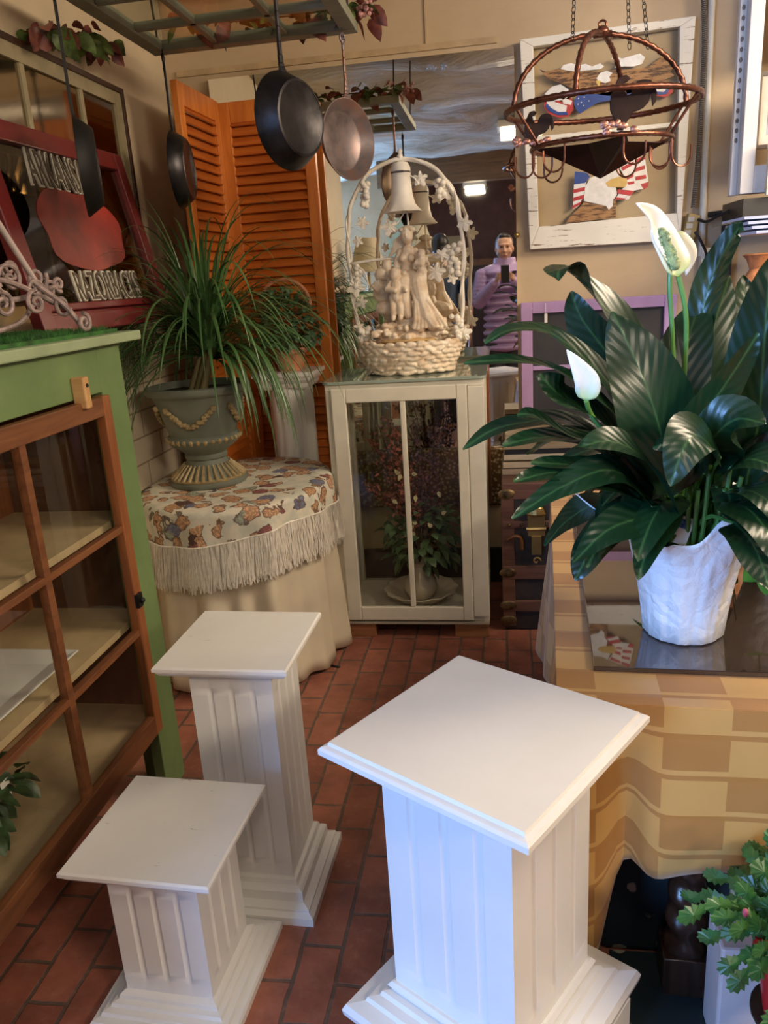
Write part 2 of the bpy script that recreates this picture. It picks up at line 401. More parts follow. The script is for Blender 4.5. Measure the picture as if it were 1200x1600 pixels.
def _bb(S,s): return [(S-.012,0),(S-.012,.045),(S-.018,.05),(S-.018,.085),(S,.088),(S+.002,.1),(S-.004,.112),(S-.03,.116),(S-.034,.124),(S-.05,.126),(S-.054,.134),(S-.066,.136),(S-.07,.145),(s+.012,.147),(s+.006,.155),(s-.002,.155)]
def base_t(S,s): return [(S,0),(S,.022),(S-.006,.026),(S-.012,.03),(S-.012,.036),(S-.03,.045),(s+.028,.07),(s+.022,.076),(s+.014,.08),(s+.010,.092),(s+.004,.095),(s-.002,.095)]
def base_s(S,s): return [(S,0),(S,.016),(S-.004,.022),(S-.018,.024),(S-.021,.032),(S-.034,.034),(S-.037,.042),(S-.048,.044),(S-.05,.052),(s+.008,.056),(s-.002,.06)]
pedestal('display_pedestal','largest white fluted pedestal, in the foreground beside the gold tablecloth',(-.0402,1.171,0),math.radians(-32.4),.765,.2022,.129,.24,base_b,W_ped,cap_b)
pedestal('display_pedestal','tall narrow white fluted pedestal between the green cabinet and round table',(-.636,1.646,0),math.radians(-1.3),.695,.159,.1,.09,base_t,W_scuff,cap_a)
pedestal('display_pedestal','lowest white fluted pedestal with scuffed top, in the bottom left before the green cabinet',(-.728,1.324,0),math.radians(-3),.41,.1625,.1,.055,base_s,W_scuff,cap_a)

# ================================================================ GREEN CABINET
GY0,GY1=.25,2.075; GX=-1.05
t=thing('display_cabinet','green painted cabinet with a multi-pane wooden sash door along the left wall','cabinet',(0,0,0))
m=MB(); m.box(-1.465,-1.02,GY0-.05,2.16,1.382,1.408); m.build('worktop',GREENL,t,bevel=.004)
m=MB()
m.box(GX-.035,GX,1.945,GY1,0,1.382); m.box(GX-.035,GX,GY0,GY0+.1,0,1.382); m.box(GX-.035,GX,GY0+.1,1.945,1.262,1.382)
m.box(-1.455,GX-.035,GY1-.02,GY1,.24,1.382); m.box(-1.455,GX-.035,GY0,GY0+.02,.24,1.382)
m.box(-1.455,-1.41,GY1-.09,GY1,0,.24);m.box(GX-.12,GX-.035,GY1-.03,GY1,0,.24)
m.build('carcass',GREEN,t,bevel=.003)
m=MB(); m.box(-1.46,-1.45,GY0+.02,GY1-.02,.24,1.38); m.build('back_board',WOODBZ,t)
m=MB(); m.box(-1.45,GX-.036,GY1-.026,GY1-.0205,.245,1.38); m.build('side_lining',wood('dark_brown_lining',(.07,.03,.015),(.13,.06,.03),.5),t)
SH=mk('tan_shelf_board',(.50,.39,.23),.5,var=.08)
for z in (.245,.575,.885):
    m=MB(); m.box(-1.45,GX-.04,GY0+.02,GY1-.02,z,z+.02); m.build('shelf',SH,t)
d=MB(); x0,x1=GX-.005,GX+.02; YD0,YD1=.72,1.94
d.box(x0,x1,YD0+.01,YD1-.01,1.205,1.2548); DR=d.build('door',WOODB,t,bevel=.003)
d=MB(); d.box(x0,x1,YD0+.01,YD1-.01,.2525,.315); d.build('bottom_rail',WOODB,DR,bevel=.003)
d=MB(); d.box(x0-.001,x1+.001,YD1-.04,YD1+.001,.252,1.256); d.build('stile',WOODBZ,DR,bevel=.003)
d=MB(); d.box(x0-.001,x1+.001,YD0,YD0+.045,.252,1.256); d.build('stile',WOODBZ,DR,bevel=.003)
d=MB()
for z in (.585,.895): d.box(x0+.002,x1-.002,YD0+.04,YD1-.04,z-.009,z+.009)
for y in (1.53,1.135): d.box(x0+.001,x1-.001,y-.012,y+.012,.31,1.21)
d.build('muntins',WOODB,DR,bevel=.002)
d=MB(); d.box(x0+.008,x0+.011,YD0+.04,YD1-.04,.31,1.21); d.build('glass',GLASS,DR)
m=MB(); m.box(GX,GX+.035,1.795,1.823,1.24,1.318); tl=m.build('turn_latch',PINE,t,bevel=.004)
m=MB(); m.tube([(GX+.034,1.809,1.297),(GX+.0375,1.809,1.297)],.005,10); m.build('screw',BLACK,tl)
m=MB(); m.box(GX+.018,GX+.03,1.90,1.925,.66,.70); m.ell((GX+.035,1.912,.68),.008); m.build('catch',IRON,DR)

# things inside / on the cabinet
m=MB()
for s_ in (1,): m.sq([(.10,0),(.15,.012),(.15,.016),(.145,.016),(.098,.004),(0.001,.004)])
o=m.build('serving_tray',mk('white_china',(.7,.72,.72),.15,var=.03)); o.scale=(.95,1.2,1); o.location=(-1.27,1.56,.596); tag(o,'square white china tray on the middle shelf of the green cabinet','tray')
def bushy(mb,c,rx,ry,rz,n,lw,ll,down=.3):
    for i in range(n):
        a=U_(0,2*PI);b=math.asin(U_(-down,1));k=U_(.55,1)
        p=Vector((c[0]+rx*k*math.cos(a)*math.cos(b),c[1]+ry*k*math.sin(a)*math.cos(b),c[2]+rz*k*math.sin(b)))
        dr=Vector((math.cos(a)*math.cos(b)+U_(-.6,.6),math.sin(a)*math.cos(b)+U_(-.6,.6),math.sin(b)+U_(-.8,.4))).normalized()
        L=ll*U_(.6,1.2); q=p+dr*L*.5; e=q+Vector((dr.x,dr.y,dr.z-.7)).normalized()*L*.5
        leaf(mb,[p,q,e],lw*U_(.7,1.2),(U_(-.3,.3),U_(-.5,.2),1),4,.15)
IVY=mk('dark_ivy_leaf',(.045,.10,.035),.4,var=.4,vs=30)
TERRA=mk('terracotta',(.55,.22,.11),.7)
t=thing('potted_ivy','white pot of trailing greenery behind the glass on the bottom cabinet shelf','plant',(-1.26,1.33,.266))
m=MB(); m.lathe([(.045,0),(.06,.0),(.075,.09),(.085,.1),(.08,.105),(.06,.1)],24); m.build('pot',W_ped,t,smooth=True)
m=MB(); bushy(m,(0,0,.12),.12,.22,.11,130,.035,.06,.8); m.build('foliage',IVY,t,smooth=True,auto=False)
m=MB(); m.box(.10,.102,.06,.09,.13,.18); m.build('price_tag',W_ped,t)
m=MB(); m.box(-1.465,-1.06,.4,2.1,1.408,1.418)
for i in range(5000):
    x=U_(-1.46,-1.065);y=U_(1.2,2.1); a=U_(0,6.28);l=U_(.006,.016)
    m.add([(x-.0015,y,1.417),(x+.0015,y+.001,1.417),(x+math.cos(a)*.005,y+math.sin(a)*.005,1.417+l)],[(0,1,2)])
o=m.build('grass_mat',mk('artificial_grass',(.03,.13,.02),.7,var=.3,vs=30)); tag(o,'bright green artificial grass mat on top of the green cabinet','mat')

# wrought iron scroll piece with pale rod
t=thing('iron_scroll_stand','dusty pink-brown wrought iron scrollwork stand with pale diagonal rod on the green cabinet','iron stand',(0,0,0))
SCR=mk('dusty_wrought_iron',(.36,.27,.25),.55,.2,var=.3,vs=40)
def spiral(c,r,turns,a0,ax,ay,k=26,flip=1):
    c=Vector(c);ax=Vector(ax);ay=Vector(ay)
    return [c+ax*(r*(1-i/k*.85)*math.cos(a0+flip*turns*2*PI*i/k))+ay*(r*(1-i/k*.85)*math.sin(a0+flip*turns*2*PI*i/k)) for i in range(k+1)]
m=MB(); random.seed(3)
AX=(.25,.97,0);AY=(0,0,1)
for (yy,zz,r,f,xx) in ((1.66,1.53,.032,1,-1.20),(1.72,1.56,.034,-1,-1.2),(1.79,1.525,.036,1,-1.2),(1.85,1.56,.04,-1,-1.19),(1.93,1.53,.038,1,-1.18),(1.98,1.56,.036,-1,-1.2),(2.03,1.53,.026,1,-1.2),(2.08,1.545,.02,-1,-1.2),
     (1.74,1.50,.03,-1,-1.15),(1.86,1.50,.03,1,-1.14),(1.96,1.49,.028,-1,-1.13),(1.90,1.585,.03,1,-1.22),(1.80,1.595,.026,-1,-1.22),(1.68,1.49,.03,1,-1.24)):
    m.tube(spiral((xx,yy,zz),r,1.5,U_(0,6),AX,AY,26,f),[.0055]*20+[.005,.005,.0045,.004,.004,.0035,.003],7)
for a,b,c in (((-1.2,1.6,1.54),(-1.17,1.8,1.51),(-1.2,2.07,1.54)),((-1.25,1.62,1.50),(-1.2,1.8,1.56),(-1.13,1.98,1.48)),((-1.18,1.93,1.55),(-1.12,1.95,1.49),(-1.085,1.965,1.43)),((-1.17,1.9,1.5),(-1.2,1.85,1.45),(-1.3,1.75,1.424)),((-1.2,1.7,1.5),(-1.16,1.62,1.46),(-1.12,1.55,1.426))):
    m.tube(spline([a,b,c],16),.007,8)
m.tube(spiral((-1.075,1.955,1.443),.024,1.6,1.6,(.2,.98,0),(0,0,1),26,-1),.0065,8)
m.build('scrollwork',SCR,t,smooth=True)
m=MB(); m.tube([(-1.22,1.80,1.80),(-1.2,1.99,1.53)],.008,10); m.build('pale_rod',mk('pale_rod_metal',(.62,.53,.50),.35,.3),t,smooth=True)

# ================================================================ LEFT WALL HANGINGS
DK=mk('dark_brown_frame',(.05,.022,.012),.4)
t=thing('framed_mirror','dark-framed old sash mirror high on the left wall behind the hanging pans','mirror',(0,0,0))
y0,y1,z0,z1=1.6,3.21,1.50,2.275; X0=-1.465
m=MB(); m.fy(y0,y1,z0,z1,X0,-1.44,.022,.02,.02); m.build('outer_frame',DK,t,bevel=.002)
m=MB(); m.box(X0,-1.448,y0+.022,y1-.07,z1-.065,z1-.02); m.box(X0,-1.447,y1-.07,y1-.022,z0+.02,z1-.02)
for yy in (2.52,2.88): m.box(X0,-1.45,yy-.012,yy+.012,z0+.02,z1-.06)
m.build('inner_frame',mk('dull_olive_cream',(.32,.27,.16),.5),t)
m=MB(); m.box(X0,-1.458,y0+.02,y1-.02,z0+.02,z1-.02); m.build('mirror_glass',NT('old_mirror').set((.42,.36,.26),.08,1.0),t)

MAROON=mk('maroon_paint',(.15,.018,.018),.35,var=.12)
t=thing('painted_window_sign','maroon window sash lettered ARKANSAS RAZORBACKS around a red painted patch','sign',(0,0,0))
FR=[(2.212,2.009),(3.052,2.02),(3.295,1.406),(2.323,1.423)]
a=(2.05,1.99);b=(3.02,2.02)
XA=-1.40
q0,q1,w0,w1=2.28,3.24,1.405,2.03
YA,YB,ZA,ZB=2.12,3.03,1.405,2.02
m=MB()
m.fy(YA,YB,ZA,ZB,XA-.02,XA+.015,.07,.055,.06,.06);m.box(XA-.018,XA+.012,YA+.07,YB-.06,ZA+.066,ZA+.088)
m.box(XA-.018,XA-.005,YA+.07,YB-.06,ZA+.055,ZA+.066)
m.build('frame',MAROON,t,bevel=.003)
m=MB(); m.box(XA-.006,XA-.002,YA+.06,YB-.05,ZA+.08,ZB-.05); m.build('glass',thin_glass('smoky_glass',(.75,.68,.55),1.0,.02,.05),t)
REDP=mk('red_glass_paint',(.30,.035,.025),.4,var=.25,vs=7)
m=MB(); random.seed(5)
poly=[]
cy,cz=2.585,1.725
for i in range(40):
    a=2*PI*i/40; r=(abs(math.cos(a))**3+abs(math.sin(a))**3)**(-1/3)*(1+.035*math.sin(3*a+1)+.03*math.sin(7*a))
    poly.append((cy+.25*r*math.cos(a)*(1 if abs(math.cos(a))<.8 else 1.02),cz+.125*r*math.sin(a)))
poly=[(cy+(u-cy)-.0*(v-cz),v) for u,v in poly]
m.prism(poly,.002,(XA-.002,0,0),(0,1,0),(0,0,1)); m.build('painted_patch',REDP,t)
def text(s,size,extr=.0,sx=1,bev=0,offset=0):
    c=bpy.data.curves.new('txt','FONT'); c.body=s; c.size=size; c.extrude=extr; c.bevel_depth=bev; c.offset=offset; c.resolution_u=3
    o=bpy.data.objects.new('txt',c); link(o); bpy.context.view_layer.update()
    me=bpy.data.meshes.new_from_object(o.evaluated_get(bpy.context.evaluated_depsgraph_get()))
    bpy.data.objects.remove(o); return me
def lettering(s,name,mat,parent,yc,zc,wid,hei,extr=.004,x=XA):
    me=text(s,1,extr,offset=(.028 if name=='letters' else -.006))
    xs=[v.co.x for v in me.vertices];ys=[v.co.y for v in me.vertices];zs=[v.co.z for v in me.vertices]
    for v in me.vertices:
        u=(v.co.x-min(xs))/(max(xs)-min(xs))-.5; q=(v.co.y-min(ys))/(max(ys)-min(ys))-.5; k=v.co.z
        v.co=(x+(k/max(max(zs),1e-6))*extr, yc+u*wid, zc+q*hei)
    me.materials.clear(); me.materials.append(mat); o=bpy.data.objects.new(name,me); link(o); o.parent=parent; return o
LETC=mk('pale_letter_edge',(.62,.58,.48),.4); LETD=mk('dark_letter_face',(.10,.075,.05),.5)
lettering('ARKANSAS','letters',LETC,t,2.545,1.905,.39,.12,.003)
lettering('ARKANSAS','letter_faces',LETD,t,2.547,1.904,.376,.108,.006)
lettering('RAZORBACKS','letters',LETC,t,2.62,1.545,.46,.10,.003)
lettering('RAZORBACKS','letter_faces',LETD,t,2.622,1.544,.446,.089,.006)
t.location=(-1.30,2.6,1.41); t.rotation_euler=(0,-.20,0)
for c in t.children: c.location=(1.40-.0,-2.6,-1.41)
m=MB(); m.box(-1.465,-1.44,1.75,2.10,1.42,1.95); o=m.build('wood_board',wood('burl_wood',(.05,.02,.01),(.16,.07,.03),.4)); tag(o,'dark brown wooden panel leaning at left beside the maroon sash','panel')

# ================================================================ BACK WALL
t=thing('wall_mirror','large plain wall mirror with a gilt lower rail behind the white glass cabinet','mirror',(0,0,0))
m=MB(); m.box(-1.27,.07,3.725,3.748,.70,2.40); m.build('mirror_glass',MIRROR,t)
def gilt():
    t=NT('ornate_gilt'); v=t.n('ShaderNodeTexVoronoi'); v.feature='F1'; v.inputs['Scale'].default_value=55; t.l(t.coord('Object'),v.inputs['Vector'])
    t.set(t.ramp(v.outputs[0],[(.1,(.62,.47,.26)),(.5,(.13,.08,.03))]),.4,.6); t.bump(v.outputs[0],-.9,.01); return t.m
m=MB(); m.box(-1.27,-.0,3.70,3.748,.41,.70); m.build('gilt_rail',gilt(),t,bevel=.01)
m=MB(); m.ell((.072,3.72,1.655),.012); m.build('mirror_clip',BRASS,t)
m=MB(); m.box(-.085,-.065,3.60,3.72,.45,1.1); o=m.build('wooden_strip',WOODBZ); tag(o,'narrow brown wooden strip standing between the white cabinet and the mirror edge','wood strip')

# folding louvered shutter
t=thing('folding_shutter','orange-stained folding louvered shutter standing in the back left corner','shutter',(0,0,0))
def shutter_panel(a,b,H,name):
    a=Vector(a);b=Vector(b);L=(b-a).length; ang=math.atan2(b.y-a.y,b.x-a.x)
    g=bpy.data.objects.new('panel',None)
    m=MB(); w=.05;d=.028
    m.box(0,w,-d/2,d/2,0,H); m.box(L-w,L,-d/2,d/2,0,H); m.box(w,L-w,-d/2,d/2,H-.085,H); m.box(w,L-w,-d/2,d/2,0,.14); m.box(w,L-w,-d/2,d/2,1.06,1.15)
    p=m.build('panel',WOODO,t,bevel=.003); p.location=(a.x,a.y,0); p.rotation_euler=(0,0,ang)
    m=MB(); z=.15
    while z<H-.09:
        if not 1.03<z<1.15:
            M=Matrix.Translation((0,0,z+.02))@Matrix.Rotation(math.radians(-32),4,'X')
            m.box(w,L-w,-.003,.003,-.027,.027,M)
        z+=.040
    m.build('louvers',WOODO2,p)
    return p
shutter_panel((-1.235,3.21,0),(-1.222,3.64,0),2.29,'a')
p=shutter_panel((-1.212,3.655,0),(-.79,3.64,0),2.285,'b')
for z in (.4,1.2,2.02):
    m=MB(); m.tube([(-1.215,3.645,z-.035),(-1.215,3.645,z+.035)],.006,8); m.build('hinge',BRASS,t)

# ---- white window sash with painted glass
CHIP=chipped('crackled_white_paint',(.80,.77,.68),(.20,.13,.08),.60,(3,3,34),.5)
CHIPX=chipped('crackled_white_paint_rail',(.80,.77,.68),(.20,.13,.08),.66,(3,3,34),.5)
t=thing('painted_window','crackled white two-pane window sash painted with an eagle, flag and bunting on the back wall','window sash',(0,0,0))
a,b,c,d=[(0.093,3.7,2.417),(0.786,3.7,2.432),(0.764,3.7,1.586),(0.128,3.7,1.59)]
def quadbar(m,P,Q,wp,wq,y0,y1):  # strip between points P-Q and inner points wp-wq (x,z)
    vs=[(p[0],y,p[1]) for y in (y0,y1) for p in (P,Q,wq,wp)]
    m.add(vs,[(0,1,2,3),(7,6,5,4),(0,4,5,1),(1,5,6,2),(2,6,7,3),(3,7,4,0)])
o4=[(0.093,2.417),(0.786,2.432),(0.764,1.586),(0.128,1.59)]
i4=[(0.148,2.385),(0.726,2.4),(0.744,1.697),(0.167,1.683)]
m=MB()
for k in range(4): quadbar(m,o4[k],o4[(k+1)%4],i4[k],i4[(k+1)%4],3.695,3.735)
mt=[(0.156,2.046),(0.736,2.053),(0.737,2.036),(0.156,2.023)]
m.add([(p[0],y,p[1]) for y in (3.70,3.73) for p in mt],[(0,1,2,3),(7,6,5,4),(0,4,5,1),(1,5,6,2),(2,6,7,3),(3,7,4,0)])
m.build('frame',CHIP,t,bevel=.003)
m=MB(); m.add([(p[0],y,p[1]) for y in (3.716,3.719) for p in i4],[(0,1,2,3),(7,6,5,4),(0,4,5,1),(1,5,6,2),(2,6,7,3),(3,7,4,0)]); m.build('glass',GLASS,t)
def paint(name,col,polys,layer=0,m=None,mat=None,bump=0,**kw):
    mat=mat or mk(name+'_paint',col,.45,var=.08,vs=30)
    b=MB()
    for P in polys: b.prism(P,.0015,(0,3.7155-.0012*layer,0),(1,0,0),(0,0,1))
    return b.build(name,mat,t)
FEA=NT('feather_brown'); v_=FEA.coord('Object',(10,10,60),(0,.5,0)); n_=FEA.noise(v_,2,5,.7)
FEA=FEA.set(FEA.ramp(n_,[(.42,(.07,.03,.01)),(.5,(.30,.15,.05)),(.7,(.42,.23,.09))]),.5)
paint('painted_eagle_wings',None,[[(0.174,2.303),(0.2,2.291),(0.25,2.296),(0.336,2.283),(0.413,2.271),(0.477,2.27),(0.554,2.268),(0.617,2.271),(0.649,2.296),(0.678,2.312),(0.699,2.296),(0.71,2.281),(0.695,2.268),(0.721,2.261),(0.694,2.245),(0.719,2.228),(0.682,2.218),(0.703,2.197),(0.658,2.192),(0.607,2.187),(0.518,2.176),(0.454,2.177),(0.389,2.192),(0.31,2.219),(0.245,2.249),(0.213,2.261),(0.192,2.283)]],0,mat=FEA)
paint('painted_clouds',(.78,.78,.75),[[(0.26,2.295),(0.271,2.309),(0.302,2.313),(0.335,2.302),(0.361,2.305),(0.387,2.293),(0.42,2.301),(0.436,2.288),(0.421,2.28),(0.374,2.28),(0.323,2.28),(0.284,2.288)],[(0.464,2.314),(0.476,2.322),(0.507,2.31),(0.54,2.316),(0.578,2.322),(0.598,2.306),(0.586,2.283),(0.554,2.277),(0.515,2.281),(0.477,2.28),(0.497,2.297)],[(0.187,2.177),(0.197,2.21),(0.224,2.232),(0.26,2.238),(0.292,2.216),(0.302,2.191),(0.271,2.179),(0.234,2.177)]],1)
paint('painted_eagle_head',(.75,.75,.72),[[(0.406,2.248),(0.421,2.266),(0.447,2.271),(0.47,2.261),(0.457,2.248),(0.463,2.233),(0.442,2.226),(0.422,2.233),(0.411,2.238)]],1)
paint('painted_eagle_beak',(.70,.50,.12),[[(0.403,2.239),(0.422,2.237),(0.417,2.214),(0.406,2.227)]],2)
RED=(.45,.03,.03);BLU=(.02,.06,.26);WHT=(.78,.76,.72)
paint('painted_bunting_red',RED,[[(0.192,2.181),(0.224,2.198),(0.261,2.17),(0.297,2.191),(0.313,2.165),(0.313,2.136),(0.292,2.113),(0.25,2.112),(0.213,2.13),(0.192,2.157)],[(0.25,2.205),(0.292,2.216),(0.313,2.19),(0.287,2.177)],[(0.62,2.19),(0.663,2.201),(0.703,2.206),(0.714,2.168),(0.685,2.151),(0.644,2.16)]],0)
paint('painted_bunting_white',WHT,[[(0.202,2.175),(0.224,2.188),(0.239,2.172),(0.287,2.155),(0.282,2.129),(0.245,2.132),(0.218,2.149)],[(0.266,2.189),(0.308,2.171),(0.303,2.156),(0.271,2.164)],[(0.633,2.189),(0.688,2.194),(0.689,2.17),(0.659,2.165)]],1)
paint('painted_bunting_blue',BLU,[[(0.197,2.161),(0.213,2.14),(0.25,2.122),(0.29,2.119),(0.287,2.131),(0.25,2.134),(0.221,2.152),(0.205,2.17)],[(0.636,2.177),(0.659,2.161),(0.689,2.163),(0.699,2.183),(0.686,2.18),(0.676,2.171)]],2)
paint('painted_blue_banner',BLU,[[(0.313,2.165),(0.329,2.193),(0.389,2.188),(0.453,2.191),(0.53,2.199),(0.594,2.202),(0.608,2.168),(0.544,2.159),(0.48,2.16),(0.415,2.156),(0.371,2.136),(0.34,2.119),(0.324,2.135)]],0)
paint('painted_banner_stars',WHT,[[(x+.0035*math.cos(k*PI/5)*(1 if k%2 else .45),z+.0035*math.sin(k*PI/5)*(1 if k%2 else .45)) for k in range(10)] for x,z in [(0.334,2.178),(0.345,2.162),(0.357,2.181),(0.376,2.165),(0.332,2.156),(0.355,2.149),(0.582,2.189)]],1)
paint('painted_eagle_bust',None,[[(0.284,1.689),(0.305,1.721),(0.34,1.748),(0.359,1.77),(0.394,1.762),(0.448,1.748),(0.493,1.77),(0.495,1.697),(0.436,1.694),(0.368,1.693)]],1,mat=FEA)
paint('painted_bust_head',(.74,.73,.70),[[(0.359,1.775),(0.364,1.831),(0.385,1.865),(0.427,1.877),(0.472,1.879),(0.501,1.897),(0.513,1.863),(0.492,1.827),(0.498,1.79),(0.483,1.771),(0.481,1.745),(0.465,1.731),(0.454,1.747),(0.429,1.754),(0.408,1.761),(0.381,1.768)]],2)
paint('painted_bust_beak',(.62,.42,.12),[[(0.449,1.84),(0.473,1.854),(0.507,1.861),(0.534,1.859),(0.54,1.833),(0.53,1.816),(0.492,1.819),(0.46,1.824)]],3)
paint('painted_flag_field',BLU,[[(0.32,1.896),(0.369,1.887),(0.385,1.871),(0.364,1.847),(0.318,1.845)]],1)
fw_=[];fr_=[]
for k in range(5):
    z=288+k*8.3
    (fw_ if k%2==0 else fr_).append([z])
paint('painted_flag_white',WHT,[[(0.318,1.85),(0.369,1.851),(0.359,1.796),(0.338,1.756),(0.313,1.744)],[(0.506,1.896),(0.551,1.918),(0.608,1.936),(0.626,1.837),(0.62,1.807),(0.567,1.8),(0.547,1.766),(0.488,1.77),(0.519,1.809),(0.54,1.838)]],0)
paint('painted_flag_stripes',RED,[[(0.315,1.825),(0.367,1.831),(0.364,1.816),(0.313,1.809)],[(0.313,1.791),(0.362,1.801),(0.359,1.785),(0.313,1.776)],[(0.313,1.76),(0.354,1.775),(0.338,1.758),(0.311,1.745)],
 [(0.512,1.896),(0.564,1.917),(0.564,1.904),(0.52,1.883)],[(0.569,1.922),(0.61,1.936),(0.611,1.921),(0.569,1.907)],[(0.57,1.889),(0.609,1.898),(0.612,1.883),(0.57,1.874)],[(0.534,1.861),(0.565,1.872),(0.565,1.856),(0.539,1.846)],[(0.573,1.856),(0.615,1.86),(0.618,1.845),(0.574,1.841)],[(0.54,1.836),(0.569,1.838),(0.569,1.828),(0.545,1.825)],[(0.595,1.824),(0.627,1.831),(0.625,1.811),(0.609,1.802)],[(0.5,1.811),(0.562,1.801),(0.567,1.793),(0.552,1.781),(0.498,1.795)],[(0.493,1.78),(0.536,1.772),(0.531,1.767),(0.491,1.77)]],1)

# purple framed chalkboard
t=thing('chalkboard','lavender-framed three-row chalkboard hanging below the painted sash','chalkboard',(0,0,0))
PUR=mk('lavender_paint',(.42,.27,.50),.5,var=.06)
x0,x1,z0,z1=.085,.765,.57,1.362
m=MB(); m.fx(x0,x1,z0,z1,3.715,3.748,.052,.055,.05);m.box(x0+.052,x1-.052,3.72,3.745,1.055,1.075);m.box(x0+.052,x1-.052,3.72,3.745,.80,.82)
m.build('frame',PUR,t,bevel=.003)
m=MB(); m.box(x0+.03,x1-.03,3.735,3.745,z0+.03,z1-.03); m.build('slate',mk('black_slate',(.03,.028,.03),.5),t)
m=MB(); m.box(x0,x1,3.716,3.7165,z1-.028,z1-.026)
m.box(x0+.105,x0+.118,3.70,3.702,1.27,1.31); m.tube([(x0+.111,3.701,1.31),(x0+.111,3.712,1.355)],.001,5); m.build('price_tag',W_ped,t)

# conduit, pipe, outlet strip, cables
def flexmat():
    t=NT('flexible_steel_conduit'); s=t.n('ShaderNodeTexCoord'); x=t.n('ShaderNodeSeparateXYZ'); t.l(s.outputs['UV'],x.inputs[0])
    v=t.math('SINE',t.math('MULTIPLY',x.outputs[1],900)); t.bump(v,.8,.003); t.set(t.ramp(t.math('ADD',t.math('MULTIPLY',v,.5),.5),[(0.,(.12,.11,.10)),(1.,(.42,.40,.37))]),.4,.6); return t.m
P=[(0.807,3.7,2.552),(0.824,3.7,2.349),(0.825,3.7,2.093),(0.822,3.7,1.899),(0.811,3.7,1.712)]
m=MB(); m.tube(spline(P,40),.010,10); o=m.build('flexible_conduit',flexmat(),smooth=True); tag(o,'grey flexible ribbed metal conduit running down the wall right of the painted sash','conduit')
P=[(0.85,3.725,2.577),(0.853,3.725,2.143),(0.854,3.725,1.9),(0.86,3.725,1.515)]
m=MB(); m.tube(P,.014,12); o=m.build('wall_pipe',CREAM,smooth=True); tag(o,'cream painted straight pipe on the wall beside the flexible conduit','pipe')
m=MB()
for z in (2.15,1.99):pass
t=thing('outlet_strip','tan outlet strip tilted below the right corner of the painted sash','outlet strip',(0,0,0))
a,b=[(0.784,3.72,1.541),(0.819,3.72,1.687)]
m=MB(); m.bar(a,b,.05,.045,(0,-1,0)); m.build('housing',mk('tan_strip_housing',(.45,.33,.12),.5),t,bevel=.004)
m=MB(); av=Vector(a);bv=Vector(b)
for k in range(5):
    q=av.lerp(bv,.14+.18*k)+Vector((-.002,-.0235,0)); m.lathe([(.0,.0),(.013,0),(.013,.002)],12,(0,0,0)); 
m=MB()
for k in range(5):
    q=av.lerp(bv,.14+.18*k); m.bar((q.x-.01,q.y-.027,q.z-.010),(q.x-.01,q.y-.027,q.z+.010),.026,.004,(0,-1,0))
m.build('outlet_faces',mk('grey_outlets',(.48,.45,.40),.5),t,bevel=.001)
m=MB(); m.tube(spline([(0.814,3.66,1.615),(0.842,3.66,1.572),(0.871,3.68,1.514),(0.881,3.7,1.407)],20),.006,8); o=m.build('power_cable',BLACK,smooth=True); tag(o,'black cable hanging down from the outlet strip','cable')
m=MB(); m.tube(spline([(0.827,3.68,1.664),(0.861,3.66,1.652),(0.901,3.62,1.672),(0.976,3.58,1.698),(1.093,3.56,1.698)],24),.006,8); m.tube([(0.863,3.66,1.678),(0.914,3.64,1.68)],.012,8)
o=m.build('power_cable',BLACK,smooth=True); tag(o,'black cable running right from the outlet strip to the white frame','cable')
a,b=[(0.855,3.73,1.547),(0.926,3.73,1.41)]
m=MB(); m.box(a[0],b[0],3.70,3.748,b[2],a[2]); o=m.build('junction_box',CREAM,bevel=.003); tag(o,'small cream wall box behind the tall lily leaf','electrical box')

# white frame with beading at the far right, small pictures in it
t=thing('white_display_frame','tall white window frame with beaded edge at the upper right corner','frame',(0,0,0))
WPT=mk('off_white_paint',(.74,.71,.66),.45,var=.04)
m=MB(); zb=1.735
m.fx(.925,1.6,zb,2.85,3.44,3.50,.05,.10,.05)
m.box(.90,.925,3.49,3.52,zb+.0,2.9)
f=m.build('frame',WPT,t,bevel=.003)
m=MB()
for k in range(26): m.ell((.912,3.488,zb+.20+k*.035),(.006,.004,.009),8,6)
m.build('beading',mk('dark_bead',(.22,.18,.14),.5),f)
def picture(x0,x1,z0,z1,y,label,fc,mc,rz=0):
    t=thing('framed_picture',label,'picture',(0,0,0))
    m=MB(); w=.014
    m.fx(x0,x1,z0,z1,y,y+.02,w); m.build('frame',fc,t)
    m=MB(); m.box(x0+w,x1-w,y+.008,y+.02,z0+w,z1-w); m.build('mat_board',mc,t)
    return t
BEIGE=mk('beige_mat_board',(.62,.55,.45),.6)
tp=picture(.985,1.25,1.90,2.17,3.50,'small dark-framed picture with beige mat inside the tall white frame',DK,BEIGE)
m=MB(); m.box(1.03,1.2,3.505,3.508,1.95,2.12); m.build('picture_sheet',mk('grey_blue_sheet',(.45,.47,.50),.5),tp)
picture(1.035,1.3,2.26,2.6,3.50,'pale framed picture above the dark-framed one, cut by the right edge',WPT,BEIGE)
t=thing('cream_shutter','narrow cream slatted board standing in front of the small dark-framed picture','shutter',(0,0,0))
m=MB(); 
for k in range(5): m.box(1.0+.028*k,1.024+.028*k,3.36,3.38,1.72,1.93)
m.box(1.0,1.14,3.38,3.39,1.74,1.76);m.box(1.0,1.14,3.38,3.39,1.88,1.90)
m.build('boards',mk('pale_cream_boards',(.72,.66,.48),.5),t)
t=thing('black_shelf_unit','black open metal shelf below the tall white frame at the right edge','shelf',(0,0,0))
m=MB(); m.box(.93,1.6,3.40,3.70,1.62,1.715); m.build('top_shelf',BLACK,t)
m=MB(); m.box(.93,.97,3.66,3.70,0,1.62); m.build('post',BLACK,t)
